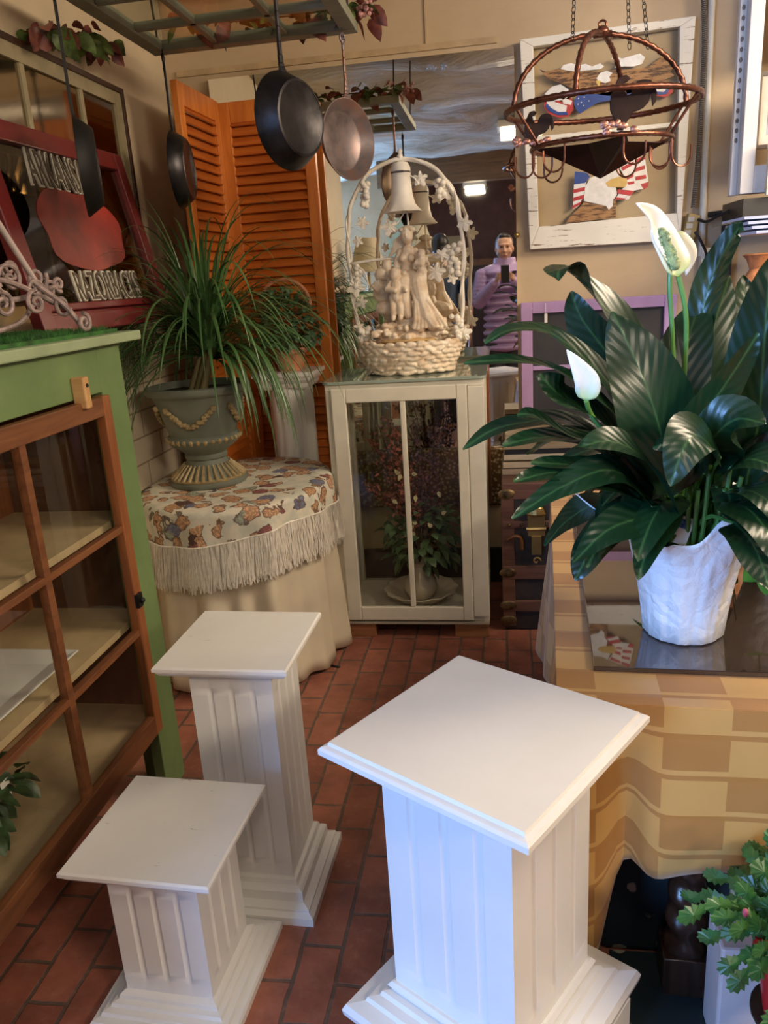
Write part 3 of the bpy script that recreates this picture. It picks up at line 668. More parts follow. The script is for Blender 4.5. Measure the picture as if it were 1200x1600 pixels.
m=MB(); m.box(1.56,1.6,3.66,3.70,0,1.62); m.build('post',BLACK,t)
m=MB(); m.box(.97,1.6,3.40,3.70,1.13,1.16); m.build('lower_shelf',BLACK,t)
PAP=mk('bluish_white_paper',(.62,.66,.80),.5,var=.03)
for k,(dx,z) in enumerate(((0,1.712),(.02,1.703),(.05,1.70))): pass
m=MB(); m.bar((0.687,2.75,1.6),(0.883,2.75,1.628),.004,.2,(0,1,0)); o=m.build('dark_tray',mk('dark_pewter',(.10,.09,.08),.3,.6)); tag(o,'thin dark flat tray edge poking in from the right under the tall white frame','tray')
PXA,_,PZA=(0.717,2.6,1.606)
t=thing('paper_stack','stack of bluish white papers at the right edge just above the lily leaves','papers',(0,0,0))
for k in range(4):
    m=MB(); m.box(PXA+.012*k,1.2,2.60,2.85,PZA-.014*k,PZA+.008-.014*k); m.build('sheet',PAP,t)
m=MB(); m.box(.93,1.25,2.86,3.12,0,1.562); o=m.build('tall_stand',WALL,bevel=.004); tag(o,'tall beige stand behind the lily carrying the bluish papers','stand')
bpy.data.objects.remove(o)
t['label']=t['label']
m=MB(); m.lathe([(.03,0),(.055,0),(.035,.03),(.045,.07),(.075,.13),(.08,.18),(.06,.24),(.03,.29),(.045,.33),(.06,.345),(.05,.35),(.02,.30)],24); o=m.build('terracotta_vase',mk('terracotta_glaze',(.62,.25,.10),.45,var=.2,vs=25),smooth=True); o.location=(1.04,3.54,1.16); tag(o,'orange terracotta vase glimpsed behind the right hand lily leaves','vase')
# trunk stack
t=thing('steamer_trunk','old dark steamer trunk with brown wooden slats and brass corners behind the gold tablecloth','trunk',(0,0,0))
x0,x1,y0,y1=-.015,.62,3.16,3.56
TR=mk('dark_canvas_trunk',(.035,.026,.022),.55,var=.3,vs=10,bump=.2); TRW=wood('dark_trunk_slats',(.07,.028,.018),(.16,.075,.05),.45,'X')
m=MB(); m.box(x0+.008,x1-.008,y0+.008,y1-.008,.005,.635); m.build('case',TR,t)
m=MB()
for z0,z1 in ((.595,.665),(.24,.30),(.09,.14),(.47,.50)): m.box(x0,x1,y0-.004,y1,z0,z1)
m.box(x0-.004,x0+.05,y0-.002,y0+.02,.02,.62)
m.build('slats',TRW,t,bevel=.003)
OLDB=mk('tarnished_brass',(.20,.13,.06),.45,.7,var=.4,vs=30)
for z in (.05,.12,.27,.62):
    m=MB(); m.ell((x0+.02,y0-.004,z),(.036,.005,.022)); m.build('brass_corner',OLDB,t,smooth=True)
for k in range(6):
    m=MB(); m.ell((x0+.03+.05*k,y0-.006,.485),.007); m.build('stud',OLDB,t,smooth=True)
m=MB(); cx=.125; m.lathe([(.035,0),(.04,.01),(.03,.035),(.012,.05),(.008,.06),(.012,.068),(0,.075)],16,(cx,y0-.012,.525),1,.5); m.box(cx-.035,cx+.035,y0-.02,y0,.44,.53); m.tube([(cx-.04,y0-.015,.47),(cx+.04,y0-.015,.47)],.01,8); m.box(cx-.02,cx+.02,y0-.03,y0,.36,.44); m.tube(spiral((cx,y0-.02,.33),.018,1,0,(1,0,0),(0,0,1)),.004,6); m.build('lock_hasp',BRASS,t,bevel=.004)
m=MB(); m.tube(spline([(x0+.02,y0-.01,.42),(x0+.05,y0-.02,.44),(x0+.075,y0-.02,.43),(x0+.08,y0-.01,.38)],12),.008,8); m.build('leather_handle',WOODB,t,smooth=True)
random.seed(4)
for k,(a,b,c) in enumerate(((.665,.69,(.32,.24,.17)),(.695,.72,(.45,.36,.25)),(.728,.752,(.5,.42,.3)),(.775,.81,(.30,.22,.12)),(.815,.84,(.36,.28,.17)))):
    m=MB(); m.box(-.012+.004*k,.42-.01*k,3.30,3.50,a,b); o=m.build('wooden_board',mk('board_%d'%k,c,.5,scale=(1,8,8)),bevel=.002)
    tag(o,['lowest brown-grey board lying on the steamer trunk','second pale board from the bottom on the steamer trunk','middle cream board in the stack on the steamer trunk','dark tan board second from the top on the steamer trunk','topmost tan board of the stack on the steamer trunk'][k],'board','boards on the trunk')
    if k==3:
        m=MB(); m.box(0,.38,3.31,3.49,.752,.775); o=m.build('black_box',BLACK); tag(o,'thin black box between the boards on the steamer trunk','box')

# ================================================================ HANGING RACK + PANS
SAGE=mk('sage_grey_paint',(.26,.27,.20),.5,var=.12,vs=9)
RX0,RX1,RY0,RY1,RZ=-1.262,-.49,2.31,3.13,2.352
t=thing('hanging_window_rack','sage green old window sash hung flat from the ceiling as a pan rack','hanging rack',(0,0,0))
m=MB(); h=.036;w=.055
m.box(RX0,RX1,RY0,RY0+w,RZ,RZ+h);m.box(RX0,RX1,RY1-w,RY1,RZ,RZ+h);m.box(RX0,RX0+w,RY0+w,RY1-w,RZ+.0005,RZ+h-.0005);m.box(RX1-w,RX1,RY0+w,RY1-w,RZ+.0005,RZ+h-.0005)
m.build('frame',SAGE,t,bevel=.003)
m=MB()
for k in (1,2): 
    x=RX0+(RX1-RX0)*k/3; m.box(x-.012,x+.012,RY0+w,RY1-w,RZ+.006,RZ+h-.004)
    y=RY0+(RY1-RY0)*k/3; m.box(RX0+w,RX1-w,y-.012,y+.012,RZ+.006,RZ+h-.004)
m.build('muntins',SAGE,t,bevel=.003)
m=MB(); m.box(RX0+w-.01,RX1-w+.01,RY0+w-.01,RY1-w+.01,RZ+.02,RZ+.023); m.build('glass',GLASS_OLD,t)
def chain(m,a,b,link_=.03,r=.0025):
    a=Vector(a);b=Vector(b);n=max(2,int((b-a).length/(link_*.72)));d=(b-a)/n;T=d.normalized()
    s1=T.orthogonal().normalized();s2=T.cross(s1)
    for i in range(n):
        c=a+d*(i+.5); s=s1 if i%2 else s2
        m.tube([c+T*(link_*.5*math.cos(q))+s*(link_*.26*math.sin(q)) for q in [2*PI*k/10 for k in range(10)]],r,5,closed=True)
for x,y in ((RX0+.03,RY0+.03),(RX1-.03,RY0+.03),(RX0+.03,RY1-.03),(RX1-.03,RY1-.03)):
    m=MB(); m.tube([(x,y,RZ+h),(x-.02 if x<-1 else x+.02,y,2.80)],.004,6); m.build('hanging_rod',IRON,t)
m=MB()
HK=[(-.575,2.30),(-.535,3.05),(-1.2,3.05),(-1.225,2.36)]
for x,y in HK:
    m=MB(); m.tube(spline([(x,y,RZ+.0),(x,y,RZ-.02),(x+.006,y,RZ-.032),(x-.006,y,RZ-.036)],10),.002,6); m.build('cup_hook',IRON,t)

def skillet(label,hook,R,dep,hl,yawn,mat_in,mat_out,tilt=0,hw=.012):
    # local: pan hangs below origin (hook point), handle along -z, disc plane XZ, bottom faces -y
    t=thing('skillet',label,'skillet',hook,yawn,'skillets hanging from the window rack')
    cz=-hl-R
    th=.004
    prof=[(0.001,0),(R*.72,0),(R*.76,.004),(R,dep),(R+.003,dep),(R+.003,dep-.004),(R*.79,-th),(R*.74,-th-.002),(R*.72,-th),(0.001,-th)]
    m=MB(); m.lathe(prof,48); 
    rot=Matrix.Rotation(-PI/2,3,'X') # +z(depth, opening) -> +y
    m.v=[tuple(rot@Vector(p)+Vector((0,0,cz))) for p in m.v]
    m.build('pan_body',mat_out,t,smooth=True)
    m=MB()
    P=[(0,dep*.9,cz+R*.99),(0,dep*1.0,cz+R+.03),(0,dep*.98,cz+R+hl*.5),(0,dep*.98,-.03),(0,dep*.98,-.008)]
    Q=spline(P,14); 
    for k in range(14):
        f=k/14; ww=hw*(1.6-1.0*min(1,f*3)+.35*max(0,f-.6)); m.bar(Q[k],Q[k+1],ww*2*.62,.009,(0,1,0))
    # ring hole end
    m.tube([(.012*math.cos(a),dep*.98,-.018+.014*math.sin(a)) for a in [2*PI*k/14 for k in range(14)]],.0045,6,closed=True)
    m.build('handle',mat_out,t,smooth=False,bevel=.002)
    t.rotation_euler=(tilt,0,yawn)
    # shift so hole lies at the hook
    for c in t.children: c.location=(0,-dep*.98,.018)
    return t
skillet('large cast iron skillet with its black underside showing, before the orange shutter',(-.575,2.30,RZ-.03),.122,.052,.285,math.radians(64),SKIL,IRON)
skillet('worn reddish steel skillet with its open inside showing, hanging behind the large one',(-.535,3.05,RZ-.03),.135,.038,.21,math.radians(238),SKIL,SKIL)
skillet('small dark skillet seen edge-on against the wall beside the orange shutter',(-1.2,3.05,RZ-.03),.135,.045,.26,math.radians(99),SKIL,IRON)
skillet('long-handled black skillet seen edge-on in front of the maroon sign',(-1.225,2.36,RZ-.03),.135,.045,.33,math.radians(115),SKIL,mk('sooty_black_iron',(.012,.011,.011),.55,.3))

# artificial vines on the rack
VINE=mk('vine_leaf_green',(.13,.20,.05),.5,var=.35,vs=25); VRED=mk('vine_leaf_burgundy',(.24,.07,.05),.5,var=.35,vs=20)
def vinething(label,path,n,seed,lw=.05,pin=False,spread=.06):
    random.seed(seed); t=thing('artificial_vine',label,'artificial vine',(0,0,0),0)
    S=spline(path,30); m=MB(); m.tube(S,.003,6); m.build('stem',mk('vine_stem',(.10,.06,.03),.6),t)
    g=MB();r=MB()
    for i in range(n):
        p=S[random.randrange(31)]; a=U_(0,6.28); d=Vector((math.cos(a),math.sin(a),U_(-.6,.8))).normalized()
        L=lw*U_(.6,1.2); q=p+d*spread*R_(); e=q+d*L*.5+Vector((0,0,-.2*L)); f=e+d*L*.5+Vector((0,0,-.5*L))
        leaf(g if R_()<.5 else r,[q,e,f],L*.9,(U_(-1,1),U_(-1,1),1),5,.2)
    g.build('green_leaves',VINE,t,smooth=True,auto=False); r.build('burgundy_leaves',VRED,t,smooth=True,auto=False)
    if pin:
        m=MB()
        for i in range(26): p=S[-1]+Vector((U_(-.03,.03),U_(-.02,.02),U_(-.02,.03))); m.ell(p,U_(.006,.01),6,4)
        m.build('pink_blossoms',mk('pink_blossom',(.62,.32,.30),.6,var=.3,vs=40),t)
    return t
vinething('artificial vine on top of the hanging window rack, pink blossoms at its corner',[(-1.1,3.0,2.41),(-.9,3.08,2.42),(-.7,3.09,2.42),(-.55,3.08,2.42),(-.45,3.08,2.41)],75,3,.055,True)
vinething('dark artificial vine drooping over the top of the framed mirror at upper left',[(-1.41,2.55,2.30),(-1.41,2.70,2.345),(-1.40,2.82,2.35),(-1.40,2.93,2.36),(-1.39,3.02,2.33)],46,9,.07,False,.05)

# ================================================================ COPPER POT RACK
COP=mk('rusty_copper_rod',(.20,.075,.045),.32,.75,var=.3,vs=20,bump=.15)
COPD=mk('dark_bronze_plate',(.035,.014,.010),.42,.6,var=.3)
COPP=mk('pink_copper_patch',(.55,.26,.19),.35,.7,var=.3,vs=60)
CX,CY,CZ=.345,3.0,2.018; A,B=.318,.27
t=thing('pot_rack','rust-brown twisted metal pot rack with roosters and hooks hanging by chains before the painted sash','pot rack',(CX,CY,CZ))
def ell_ring(a,b,z,n=64): return [(a*math.cos(2*PI*k/n),b*math.sin(2*PI*k/n),z) for k in range(n)]
m=MB(); m.tube(ell_ring(A,B,.0,160),.0095,12,closed=True,twist=(2,210,.18)); m.build('upper_ring',COP,t,smooth=True,auto=False)
m=MB(); m.tube([(x-.0,y,z) for x,y,z in ell_ring(.232,.20,-.120,120)],.008,12,closed=True,twist=(2,210,.18)); m.build('lower_ring',COP,t,smooth=True,auto=False)
m=MB()
for a in (math.radians(200),math.radians(250),math.radians(20),math.radians(70)):
    P=[]
    for k in range(60):
        f=k/59*PI/2; P.append((A*.98*math.cos(a)*math.cos(f),B*.98*math.sin(a)*math.cos(f),.215*math.sin(f)))
    m.tube(P,.0085,10,twist=(2,210,.18))
m.build('crown_arches',COP,t,smooth=True,auto=False)
m=MB(); m.ell((0,0,.222),(.022,.022,.018)); m.tube([(-.03,0,.215),(.03,0,.215)],.01,8); m.tube([(.012*math.cos(a),0,.243+.012*math.sin(a)) for a in [2*PI*k/12 for k in range(12)]],.004,6,closed=True); m.build('crown_knot',COP,t,smooth=True)
for a in (math.radians(205),math.radians(335),math.radians(25),math.radians(155)):
    m=MB(); m.tube([(A*math.cos(a),B*math.sin(a),0),(.232*math.cos(a),.20*math.sin(a),-.12)],.005,8); m.build('side_strut',COP,t,smooth=True)
# star-shaped hanging plate
m=MB(); vs=[];n=8
for k in range(n):
    a=2*PI*k/n+math.radians(-75+90); r=1 if k%2==0 else .42
    vs.append((.228*r*math.cos(a),.196*r*math.sin(a),-.122))
vs.append((0,0,-.225)); fs=[(k,(k+1)%n,n) for k in range(n)]
m.add(vs,fs); m.build('star_plate',COPD,t,mods=[('s','SOLIDIFY',dict(thickness=.003))])
roost=[(535,410),(520,440),(508,470),(503,500),(505,530),(520,565),(540,588),(533,608),(560,612),(573,582),(598,545),(620,540),(640,532),(660,512),(668,480),(676,530),(690,512),(692,480),(685,450),(665,430),(640,425),(612,430),(596,450),(588,475),(574,478),(562,455),(556,432),(572,428),(585,415),(568,402),(550,404)]
def rooster(name,a,flip,s):
    px=CX
    x=.240*math.cos(a);y=.207*math.sin(a)
    root=MB(); k=.00085*s
    poly=[((u-545)*k*flip,(612-v)*k) for u,v in roost]
    ax=Vector((1,0,0)); 
    root.prism(poly,.010,(x,y+.005,-.112),ax,(0,0,1));
    o=root.build('rooster',COPD if flip>0 else COPD,t,smooth=True,bevel=.002)
    m=MB()
    for i in range(9): m.ell((x+U_(-.055,.055),y-.006,-.108+U_(-.005,.022)),(.015,.004,.010),6,4,Matrix.Rotation(U_(-.8,.8),3,'Y'))
    m.build('copper_leaves',COPP,o,smooth=True)
random.seed(12)
rooster('r',math.radians(-82),1,.88); rooster('r',math.radians(190),1,.62)
m=MB()
def hook(a,ang,r=.232,L=.085,w=.034,rb=.2):
    m=MB()
    x=r*math.cos(a);y=rb*math.sin(a);d=Vector((math.cos(ang),math.sin(ang),0))
    P=[Vector((x,y,-.115)),Vector((x,y,-.13)),Vector((x,y,-.12-L*.6))]
    for k in range(9):
        f=PI*k/8; P.append(Vector((x,y,-.12-L*.6))+d*(w*(1-math.cos(f))/1)+Vector((0,0,-w*1.1*math.sin(f))))
    P.append(P[-1]+Vector((0,0,.03)))
    m.tube(P,.0035,7); m.build('pot_hook',COP,t,smooth=True)
for a,g in ((193,200),(186,10),(-125,170),(-78,0),(-18,175),(-8,15),(6,200),(70,0),(120,190)): hook(math.radians(a),math.radians(g),L=.09)
m=MB()
for a,tgt in ((math.radians(215),(-.085,0,.88)),(math.radians(-50),(.05,.0,.88)),(math.radians(75),(.06,0,.88))):
    p=(A*math.cos(a),B*math.sin(a),0)
    q=(tgt[0]*1.0,tgt[1],.86)
for p,q in (((-.105,-.10,.185),(-.075,-.05,.85)),((.105,.12,.19),(.055,.05,.85)),((.155,.05,.17),(.06,.02,.85))):
    m=MB(); chain(m,p,q,.026,.0015); m.build('chain',IRON,t)

# ================================================================ GLASS CABINET + FOUNTAIN
t=thing('glass_display_case','white-painted display case made of old window sashes, carrying the fountain','display case',(-.40,3.32,0))
def L(*a): return a
ox,oy=-.40,3.32
x0,x1,y0,y1=-.315,.325,-.22,.22
m=MB()
m.box(x0,x1,y0,y1,.072,.10); m.box(x0,x1,y0,y1,1.082,1.108)
m.box(x0+.0005,x0+.03,y0+.0005,y0+.03,.1,1.082); m.box(x1-.065,x1-.0005,y0-.02,y0+.03,.1,1.082)
m.box(x0+.0005,x0+.03,y1-.04,y1-.0005,.1,1.082); m.box(x1-.04,x1-.0005,y1-.04,y1-.0005,.1,1.082)
m.build('body_frame',CREAM,t,bevel=.003)
m=MB()
for xs in (x0,x1-.02):
    m=MB(); m.fy(y0+.031,y1-.041,.101,1.081,xs,xs+.02,.045,.06,.055); m.box(xs+.003,xs+.017,-.02,0,.161,1.026); m.build('side_sash',CREAM,t,bevel=.003)
for xs in (x0+.009,x1-.011):
    m=MB(); m.box(xs,xs+.002,y0+.05,y1-.06,.15,1.05); m.build('side_glass',GLASS,t)
sx0,sx1=-.288,.258
m=MB(); fy=y0-.022
m.fx(sx0,sx1,.083,1.092,fy,y0-.001,.06,.062,.057,.042); m.box(-.01,.012,fy+.002,y0-.003,.145,1.035)
s=m.build('front_sash',CREAM,t,bevel=.004)
m=MB(); m.box(sx0+.05,sx1-.03,y0-.012,y0-.010,.14,1.04); m.build('front_glass',GLASS,s)
m=MB(); m.box(sx0-.02,x1,fy,y1,.066,.074); m.build('base_board',mk('grimy_board',(.42,.36,.28),.6),t)
for bx in (x0,x1-.15):
    m=MB(); m.box(bx,bx+.145,fy+.01,fy+.06,0,.066); m.build('foot_block',wood('block_wood',(.20,.08,.03),(.40,.18,.07),.5,'X'),t,bevel=.002)
    m=MB(); m.box(bx,bx+.145,y1-.06,y1-.01,0,.066); m.build('foot_block',PINE,t)
m=MB(); m.box(x0+.02,x1-.02,y1-.03,y1-.022,.1,1.085); m.build('back_glass',GLASS_OLD,t)
# glass top with rounded corners
def rrect(x0,x1,y0,y1,r,n=6):
    out=[]
    for cx,cy,a in ((x1-r,y1-r,0),(x0+r,y1-r,90),(x0+r,y0+r,180),(x1-r,y0+r,270)):
        for k in range(n+1): q=math.radians(a+90*k/n); out.append((cx+r*math.cos(q),cy+r*math.sin(q)))
    return out
def greenglass():
    t=NT('thick_green_edged_glass'); t.set((.30,.36,.30),.03,0); t.b.inputs['IOR'].default_value=1.5; t.b.inputs['Coat Weight'].default_value=.5
    return t.m
m=MB(); m.prism(rrect(-.725,-.065,3.085,3.565,.03),.012,(0,0,1.1085),(1,0,0),(0,1,0)); o=m.build('glass_sheet',greenglass(),bevel=.002); tag(o,'thick rounded glass sheet on top of the white display case','glass sheet')

# arrangement inside the case
t=thing('flower_arrangement','artificial red berry branches and green leaves in a scalloped ivory bowl inside the display case','flower arrangement',(-.385,3.27,.10))
IVORY=mk('ivory_porcelain',(.62,.55,.42),.12,var=.04)
m=MB(); m.lathe([(.06,0),(.09,.004),(.15,.045),(.165,.06),(.16,.062),(.14,.045),(.06,.012),(.0,.01)],48,fn=lambda a,z,i:1+.035*math.sin(12*a)*(z>.03)); m.build('scalloped_bowl',IVORY,t,smooth=True)
m=MB(); m.lathe([(.04,.01),(.055,.02),(.075,.06),(.07,.10),(.045,.14),(.04,.17),(.055,.19),(.05,.19),(.03,.16)],32); m.build('pitcher',IVORY,t,smooth=True)
random.seed(21)
gr=MB(); bushy(gr,(.02,-.01,.30),.17,.12,.17,230,.035,.065,.7); gr.build('green_leaves',mk('silk_leaf',(.10,.17,.07),.5,var=.4,vs=30,col2=(.035,.07,.03)),t,smooth=True,auto=False)
st=MB(); be=MB(); pu=MB()
for i in range(26):
    a=U_(0,6.28); s_=U_(.04,.19); H=U_(.5,.86)
    P=spline([(0,0,.18),(s_*.4*math.cos(a),s_*.25*math.sin(a),.4),(s_*math.cos(a)*1.0-.05,s_*.6*math.sin(a),H)],16); st.tube(P,.002,5)
    tgt=be if P[-1].x<-.02 else pu
    for k in range(7,17):
        for j in range(5):
            q=P[k]+Vector((U_(-.022,.022),U_(-.022,.022),U_(-.02,.02)))
            if R_()<.6: tgt.ell(q,U_(.004,.0075),6,4)
            else:
                d=Vector((U_(-1,1),U_(-1,1),U_(-.5,1))).normalized()*U_(.02,.03); leaf(tgt,[q,q+d],.011,(0,-1,.4),3)
st.build('stems',mk('twig_brown',(.06,.035,.02),.7),t); be.build('red_berries',mk('dusty_red_berries',(.36,.11,.08),.6,var=.4,vs=30),t); pu.build('plum_blossoms',mk('plum_blossom',(.16,.07,.09),.6,var=.45,vs=30),t)
m=MB()
for i in range(14):
    q=Vector((U_(-.1,.12),U_(-.12,-.05),U_(.3,.62))); d=Vector((U_(-1,1),-.3,U_(-1,1))).normalized()*.03; leaf(m,[q,q+d*.5,q+d],.018,(0,-1,.3),4)
m.build('pale_blossoms',mk('pale_blossom',(.55,.50,.30),.6),t)

# ---- fountain
t=thing('tabletop_fountain','cream tabletop fountain of a woman and cherubs under a vine arch with a bell','fountain',(-.385,3.32,1.121))
random.seed(31)
m=MB(); m.lathe([(.0,.0),(.155,.0),(.185,.02),(.20,.06),(.208,.10),(.212,.125),(.196,.13),(.18,.10),(.0,.09)],56,sx=1,sy=.72)
for row in range(7):
    z=.012+row*.0185; rr=.175+.035*min(1,z/.09)
    n=26
    for k in range(n):
        a=2*PI*(k+.5*(row%2))/n+U_(-.05,.05)
        sx_,sy_=math.cos(a),math.sin(a)
        rot=Matrix.Rotation(a+PI/2,3,'Z')@Matrix.Rotation(U_(-.35,.35),3,'Y')
        m.ell((rr*sx_,rr*.72*sy_,z+U_(-.003,.003)),(U_(.022,.032),.011,U_(.007,.011)),8,5,rot)
for k in range(30):
    a=2*PI*k/30; m.ell((.207*math.cos(a),.207*.72*math.sin(a),.128+U_(-.004,.004)),(.022,.013,.01),8,5,Matrix.Rotation(a+PI/2,3,'Z'))
m.build('stone_basket',RESIN,t,mods=blob(.0032,1))
# figures as one continuous sculpted group
m=MB()
m.ell((0,0,.135),(.14,.10,.035)); m.ell((-.02,.01,.17),(.13,.085,.045)); m.ell((.03,.0,.215),(.11,.075,.05)); m.ell((-.03,.02,.26),(.09,.06,.06)); m.ell((0,.02,.32),(.06,.05,.06))
for i in range(46): m.ell((U_(-.14,.15),U_(-.09,-.02),U_(.15,.21)),(U_(.012,.028),U_(.01,.02),U_(.008,.018)),8,5,Matrix.Rotation(U_(0,3),3,'Z'))
class _F(MB):
    K=1.38
    def chain(s,pts): MB.chain(s,[(p[0],p[1],p[2],p[3]*s.K) for p in pts])
g0=m; m=_F(); m.v=g0.v; m.f=g0.f; m.uv=g0.uv
# woman
m.ell((.012,-.017,.545),(.026,.029,.034)); m.ell((.012,-.045,.542),(.004,.006,.008),6,5); m.chain([(.012,-.008,.525,.0075),(.012,-.005,.495,.0085)])
m.chain([(.012,-.004,.485,.020),(.01,-.004,.46,.026),(.006,-.002,.43,.020),(.008,0,.40,.026),(.01,-.005,.375,.033)])
m.ell((-.006,-.034,.458),.016);m.ell((.028,-.034,.458),.016)
m.chain([(-.018,-.002,.482,.012),(-.034,-.01,.45,.010),(-.036,-.022,.42,.008),(-.012,-.045,.405,.007),(.0,-.052,.402,.008)])
m.chain([(.040,-.002,.482,.012),(.058,-.012,.455,.010),(.066,-.03,.43,.008),(.05,-.05,.42,.007)])
m.chain([(.0,-.02,.372,.03),(-.005,-.07,.362,.024),(-.002,-.078,.30,.018),(.01,-.08,.24,.012)])
m.chain([(.03,-.02,.372,.032),(.055,-.072,.36,.026),(.066,-.078,.30,.024),(.085,-.07,.24,.03),(.11,-.06,.20,.024),(.145,-.055,.182,.012)])
for k in range(9):
    f=k/8; m.chain([(.03+.03*f,-.085+.004*math.sin(k*2),.355-.01*f,.006),(.045+.05*f,-.098,.29,.007),(.04+.10*f,-.10+.02*f,.22,.007),(.03+.13*f,-.09+.02*f,.188,.006)])
# hair flowing left
for k in range(7): MB.chain(m,[(.0+.004*k,.006,.556-.006*k,.006),(-.022,.008,.54-.007*k,.005),(-.042-.004*k,.010,.53-.010*k,.004)])
m.ell((.012,.0,.568),(.031,.029,.017))
for a in range(8): m.ell((.012+.028*math.cos(a*PI/4),-.012+.028*math.sin(a*PI/4),.568),.008,6,5)
# child in her lap
def cherub(x,y,z,s,armd=1,lean=0):
    m.ell((x,y,z+.118*s),(.023*s,.024*s,.025*s)); m.ell((x,y+.005,z+.128*s),(.024*s,.023*s,.018*s))
    m.chain([(x,y,z+.096*s,.010*s),(x+lean*.01,y,z+.078*s,.019*s),(x+lean*.012,y,z+.05*s,.018*s),(x+lean*.012,y,z+.034*s,.019*s)])
    for q in (-1,1):
        m.chain([(x+q*.017*s,y,z+.088*s,.009*s),(x+q*.033*s,y-.012*s,z+.068*s,.0075*s),(x+(q*.02+armd*.022)*s,y-.03*s,z+.06*s,.006*s)])
        m.chain([(x+q*.010*s,y,z+.032*s,.013*s),(x+q*.014*s,y-.008*s,z+.0,.010*s),(x+q*.014*s,y,z-.035*s,.008*s),(x+q*.014*s,y-.012*s,z-.042*s,.007*s)])
        m.ell((x+q*.022*s,y+.022*s,z+.09*s),(.016*s,.006*s,.024*s))
cherub(.072,-.062,.385,.72,1,0); cherub(-.035,-.085,.272,1.05,1,.4); cherub(-.075,-.02,.33,.9,1,1)
# shell / jar pieces left
m.ell((-.095,-.01,.335),(.045,.03,.05),rot=Matrix.Rotation(.5,3,'Y')); m.ell((-.10,-.02,.40),(.028,.02,.03)); m.ell((-.085,-.04,.27),(.045,.03,.03)); 
for k in range(9): m.chain([(-.09,-.02,.30,.006),(-.135+.011*k,-.035,.36+.012*math.sin(k),.006)])
fig=m.build('figure_group',RESIN,t,mods=blob(.0026,1))
m=MB(); m.ell((0,-.02,.135),(.13,.095,.02)); m.build('water_ledge',mk('golden_resin_glaze',(.60,.40,.18),.25),t,smooth=True)
# arch
ap=[(-.205,0,.12),(-.222,0,.30),(-.232,0,.50),(-.212,0,.66),(-.14,0,.78),(-.0,0,.832),(.135,0,.785),(.212,0,.67),(.235,0,.50),(.228,0,.30),(.212,0,.12)]
m=MB(); S=spline(ap,80); m.tube([p+Vector((.003*math.sin(i*.7),.003*math.cos(i*.9),0)) for i,p in enumerate(S)],.0085,10)
m.tube([p+Vector((.010*math.sin(i*.5),.010*math.cos(i*.5),0)) for i,p in enumerate(S)],.0035,6)
m.tube(spline([(-.228,0,.452),(-.1,.01,.462),(.0,.03,.458),(.1,.02,.463),(.236,0,.487)],20),.006,8)
m.tube([(.02,.03,.46),(.015,.02,.66)],.004,6)
for P in ([(-.22,0,.45),(-.17,-.02,.42),(-.15,-.03,.35)],[(.235,0,.48),(.17,-.02,.44),(.15,-.02,.42)],[(-.2,0,.2),(-.18,-.02,.19),(-.15,-.05,.13)],[(-.02,.0,.80),(.05,-.01,.76),(.07,-.01,.73)],[(.02,.02,.66),(-.02,.0,.60),(-.05,0,.58)]): m.tube(spline(P,10),.003,6)
m.build('vine_arch',RESINW,t,smooth=True,auto=False)
m=MB(); m.lathe([(.0,.84),(.01,.83),(.012,.845),(.006,.85),(.011,.86),(.0,.872)][::-1],12); m.build('finial',RESINW,t,smooth=True)
m=MB(); m.lathe([(.030,.815),(.038,.80),(.040,.775),(.038,.772),(.038,.755),(.043,.70),(.052,.665),(.068,.642),(.076,.635),(.066,.64),(.048,.66),(.039,.70),(.034,.76)],40,fn=lambda a,z,i:1+(.06*math.sin(8*a) if z<.65 else 0)); m.lathe([(.0,.825),(.028,.818),(.03,.80)],24); m.build('bell',RESINW,t,smooth=True)
m=MB(); m.lathe([(.0402,.785),(.0402,.778)],32); 
for k in range(5): m.box(-.014+.006*k,-.010+.006*k,-.0415,-.0395,.777,.786)
m.build('bell_mark',mk('dark_bell_mark',(.10,.08,.07),.5),t)
def grapes(x,y,z,n,w,h,tp=True):
    m=MB()
    for i in range(n):
        f=i/n; m.ell((x+U_(-w,w)*(1-.6*f),y+U_(-.014,.010),z-h*f),U_(.0105,.0135),9,7)
    m.build('grape_cluster',RESINW,t,smooth=True)
random.seed(41)
for g in ((-.15,0,.755,18,.018,.09),(.155,0,.745,14,.022,.07),(-.205,-.01,.44,14,.022,.10),(.20,-.01,.50,26,.04,.12),(-.19,-.03,.19,16,.03,.05),(.20,-.03,.22,16,.028,.09)): grapes(*g)
def vleaf(x,y,z,s,rot,tilt=0):
    m=MB(); pts=[]
    for k in range(25):
        a=2*PI*k/24; r=s*(.42+.50*abs(math.cos(2.5*a))**1.3+.12*math.cos(a)); pts.append((r*math.cos(a+rot),r*math.sin(a+rot)))
    vs=[(0,-.006,0)]+[(u*math.cos(tilt),u*math.sin(tilt)+.004*math.sin(3*i),v) for i,(u,v) in enumerate(pts[:-1])]
    n=len(vs)-1; m.add([(x+a,y+b,z+c) for a,b,c in vs],[(0,1+k,1+(k+1)%n) for k in range(n)])
    m.build('vine_leaf',RESINW,t,mods=[('s','SOLIDIFY',dict(thickness=.0025))])
for g in ((-.21,-.02,.36,.042,-1.5,.2),(-.19,-.02,.30,.030,-1.2,0),(-.205,-.02,.20,.026,-2,.3),(.125,-.03,.40,.045,-1.2,-.2),(.07,-.03,.42,.03,-2,0),(-.055,-.01,.585,.040,-1.9,.2),(.075,-.005,.755,.034,-1,0),(.165,.0,.70,.04,-.8,.4),(.245,-.01,.58,.036,-1.4,0),(.15,-.02,.46,.03,1,0),(.19,-.02,.37,.026,-1.3,.2),(-.19,0,.54,.026,-1.8,0),(-.165,-.01,.61,.03,-1.5,.3),(.23,-.02,.15,.035,.3,0)): vleaf(*g)

